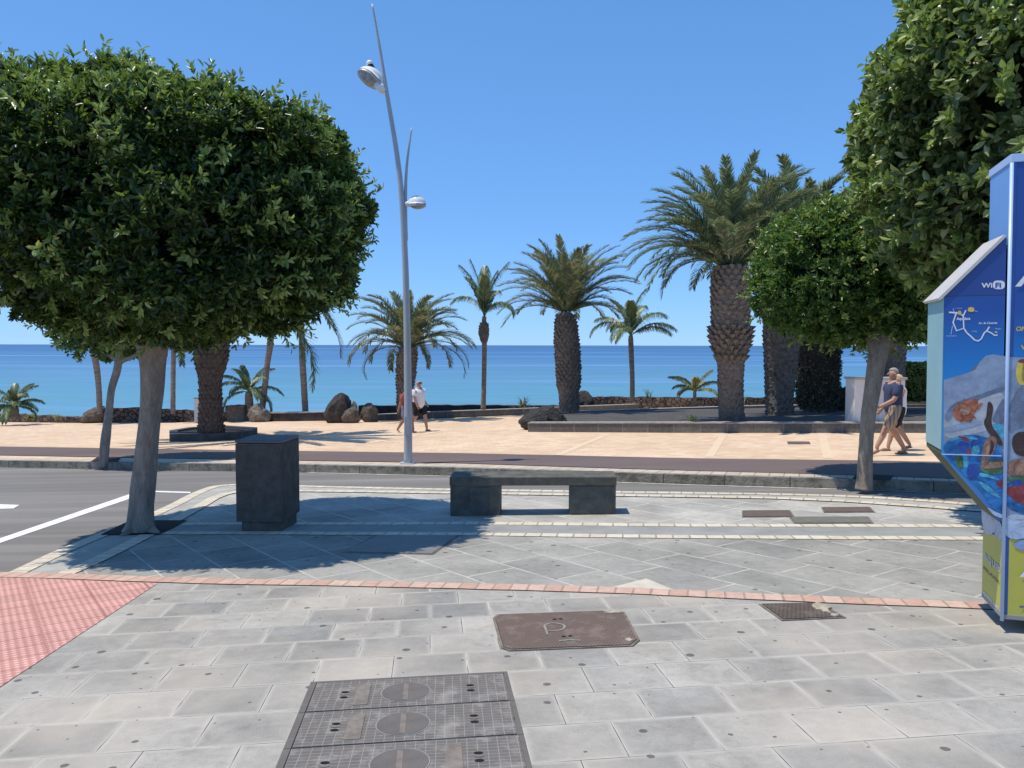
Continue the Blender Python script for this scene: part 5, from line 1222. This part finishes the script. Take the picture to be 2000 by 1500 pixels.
art('map_icon', [(1890, 600), (1902, 600), (1903, 609), (1890, 609)], i_yel, 3); art('map_icon', [(1870, 607), (1877, 607), (1877, 615), (1870, 615)], i_yel, 4); art('map_icon', [(1941, 650), (1945, 646), (1949, 650)], i_yel, 3)
def text(body, px, py, hpx, mat, plane='F', lay=3, wscale=1, italic=0, parent=None, name='lettering', bold=0):
    cu = bpy.data.curves.new('t', 'FONT'); cu.body = body; cu.size = 1; cu.extrude = 0; cu.shear = italic; cu.offset = bold
    o = bpy.data.objects.new('t', cu); COL.objects.link(o); bpy.context.view_layer.update(); dg = bpy.context.evaluated_depsgraph_get()
    me = bpy.data.meshes.new_from_object(o.evaluated_get(dg)); bpy.data.objects.remove(o)
    s = hpx*KD/FPX/.7; e = .003+.0006*lay+.0003
    if plane == 'F': q = onplane(px, py, 1, yo); T = lambda v: (q.x+v.x*s*wscale, yo-e, q.z+v.y*s)
    elif plane == 'B': q = onplane(px, py, 1, 0); T = lambda v: (q.x+v.x*s*wscale, .002-e, q.z+v.y*s)
    else: q = onplane(px, py, 0, .002); T = lambda v: (.004-e, q.y-v.x*s*wscale, q.z+v.y*s)
    for v in me.vertices: v.co = T(v.co.copy())
    me.materials.clear(); return link_mesh(name, me, mat, parent or (cab if plane == 'F' else kiosk))
text('Wi', 1917, 562, 9, i_label, bold=.03, wscale=1.15)
art('wifi_badge', [(1939, 548), (1962, 548), (1962, 565), (1939, 565)], i_label, 2)
text('Fi', 1942.5, 562, 9.5, navy, lay=4, bold=.03, wscale=1.2)
text('Aqualava', 1868, 625, 5.5, i_label, bold=.03, wscale=.85); text('Av. de Canarias', 1911, 633, 4.2, i_label, bold=.02, wscale=.85)
text('P. Centro', 1866, 603, 2, i_label); text('P. Playa', 1898, 648, 2, i_label); text('Papagayo', 1943, 643, 2, i_label); text('Marina Rubicon', 1848, 657, 2, i_label); text('bus', 1904, 609, 2.4, i_label)
# right-hand front face and side details
text('A', 1986, 558, 42, i_label, 'B', italic=.3, bold=.03); text('ONLINE', 1983, 646, 8, i_yel, 'B', bold=.03, italic=.2); text('VI', 1994, 682, 8, i_yel, 'B', bold=.03)
art('picture', [(1972, 697), (2030, 700), (2060, 1060), (1966, 1018)], i_slide, 1, 'B', smooth=0)
art('picture', [(1984, 716), (1992, 701), (2004, 702), (2004, 708), (1996, 711), (1995, 745), (2004, 745), (2004, 752), (1990, 752), (1984, 735)], i_yel, 3, 'B'); art('picture', [(1986, 706), (1996, 700), (2010, 703), (2010, 710), (1995, 709)], i_red, 4, 'B')
art('picture', [(1990, 752), (2020, 752), (2020, 830), (1985, 835), (1970, 850), (1968, 800)], i_grey, 3, 'B')
art('picture', [(1977, 852), (1992, 842), (2025, 845), (2025, 895), (1985, 890), (1976, 872)], i_dark, 5, 'B')
art('picture', [(1968, 902), (1990, 894), (2025, 897), (2025, 925), (1985, 930), (1966, 926)], i_skin, 6, 'B')
art('picture', [(1966, 930), (2030, 918), (2030, 942), (1966, 942)], i_green, 4, 'B')
art('picture', [(1964, 935), (2030, 942), (2030, 1012), (1995, 1004), (1962, 990)], i_tube, 3, 'B'); art('picture', [(1966, 950), (2030, 935), (2030, 985), (1990, 985), (1966, 965)], i_red, 4, 'B')
art('picture', [(1978, 936), (1996, 937), (1997, 950), (1975, 948)], i_deep, 5, 'B')
art('picture', [(1963, 1000), (2030, 1012), (2030, 1048), (1962, 1056)], i_foam, 3, 'B')
art('picture', [(1975, 1063), (2000, 1052), (2030, 1056), (2030, 1076), (1990, 1074)], ink('ink_periwinkle', (.25, .34, .58)), 3, 'B')
text('A', 1994, 1125, 26, i_label, 'B', italic=.3, bold=.04); text('928', 1991, 1192, 9, i_deep, 'B', bold=.03)
art('rail', [(1984, 1010), (2040, 1011), (2040, 1014), (1984, 1013)], whitep, 6, 'B', smooth=0)
# side of the lower body
art('picture', [(1917, 975), (1958, 1018), (1957, 1062), (1940, 1035), (1918, 1030)], i_foam, 1, 'S')
art('picture', [(1920, 1005), (1948, 1020), (1944, 1040), (1930, 1046), (1920, 1035)], ink('ink_bubble', (.50, .54, .66)), 2, 'S'); art('picture', [(1943, 1037), (1950, 1040), (1950, 1048), (1944, 1047)], i_foam, 2, 'S')
text('aqua', 1922, 1088, 17, ink('ink_pale_grey', (.50, .54, .52)), 'S', bold=.03, wscale=2.6, parent=kiosk); text('RELAXIA', 1921, 1111, 7.5, i_dark, 'S', wscale=2.8)
text('aqualava.com', 1920, 1158, 9, i_label, 'S', wscale=1.7, bold=.02)
kbox('cabinet_rail', wl, -.02, yo-.012, yo-.005, KF(1900, 890)[1], KF(1900, 888.2)[1], trim, .001, cab)
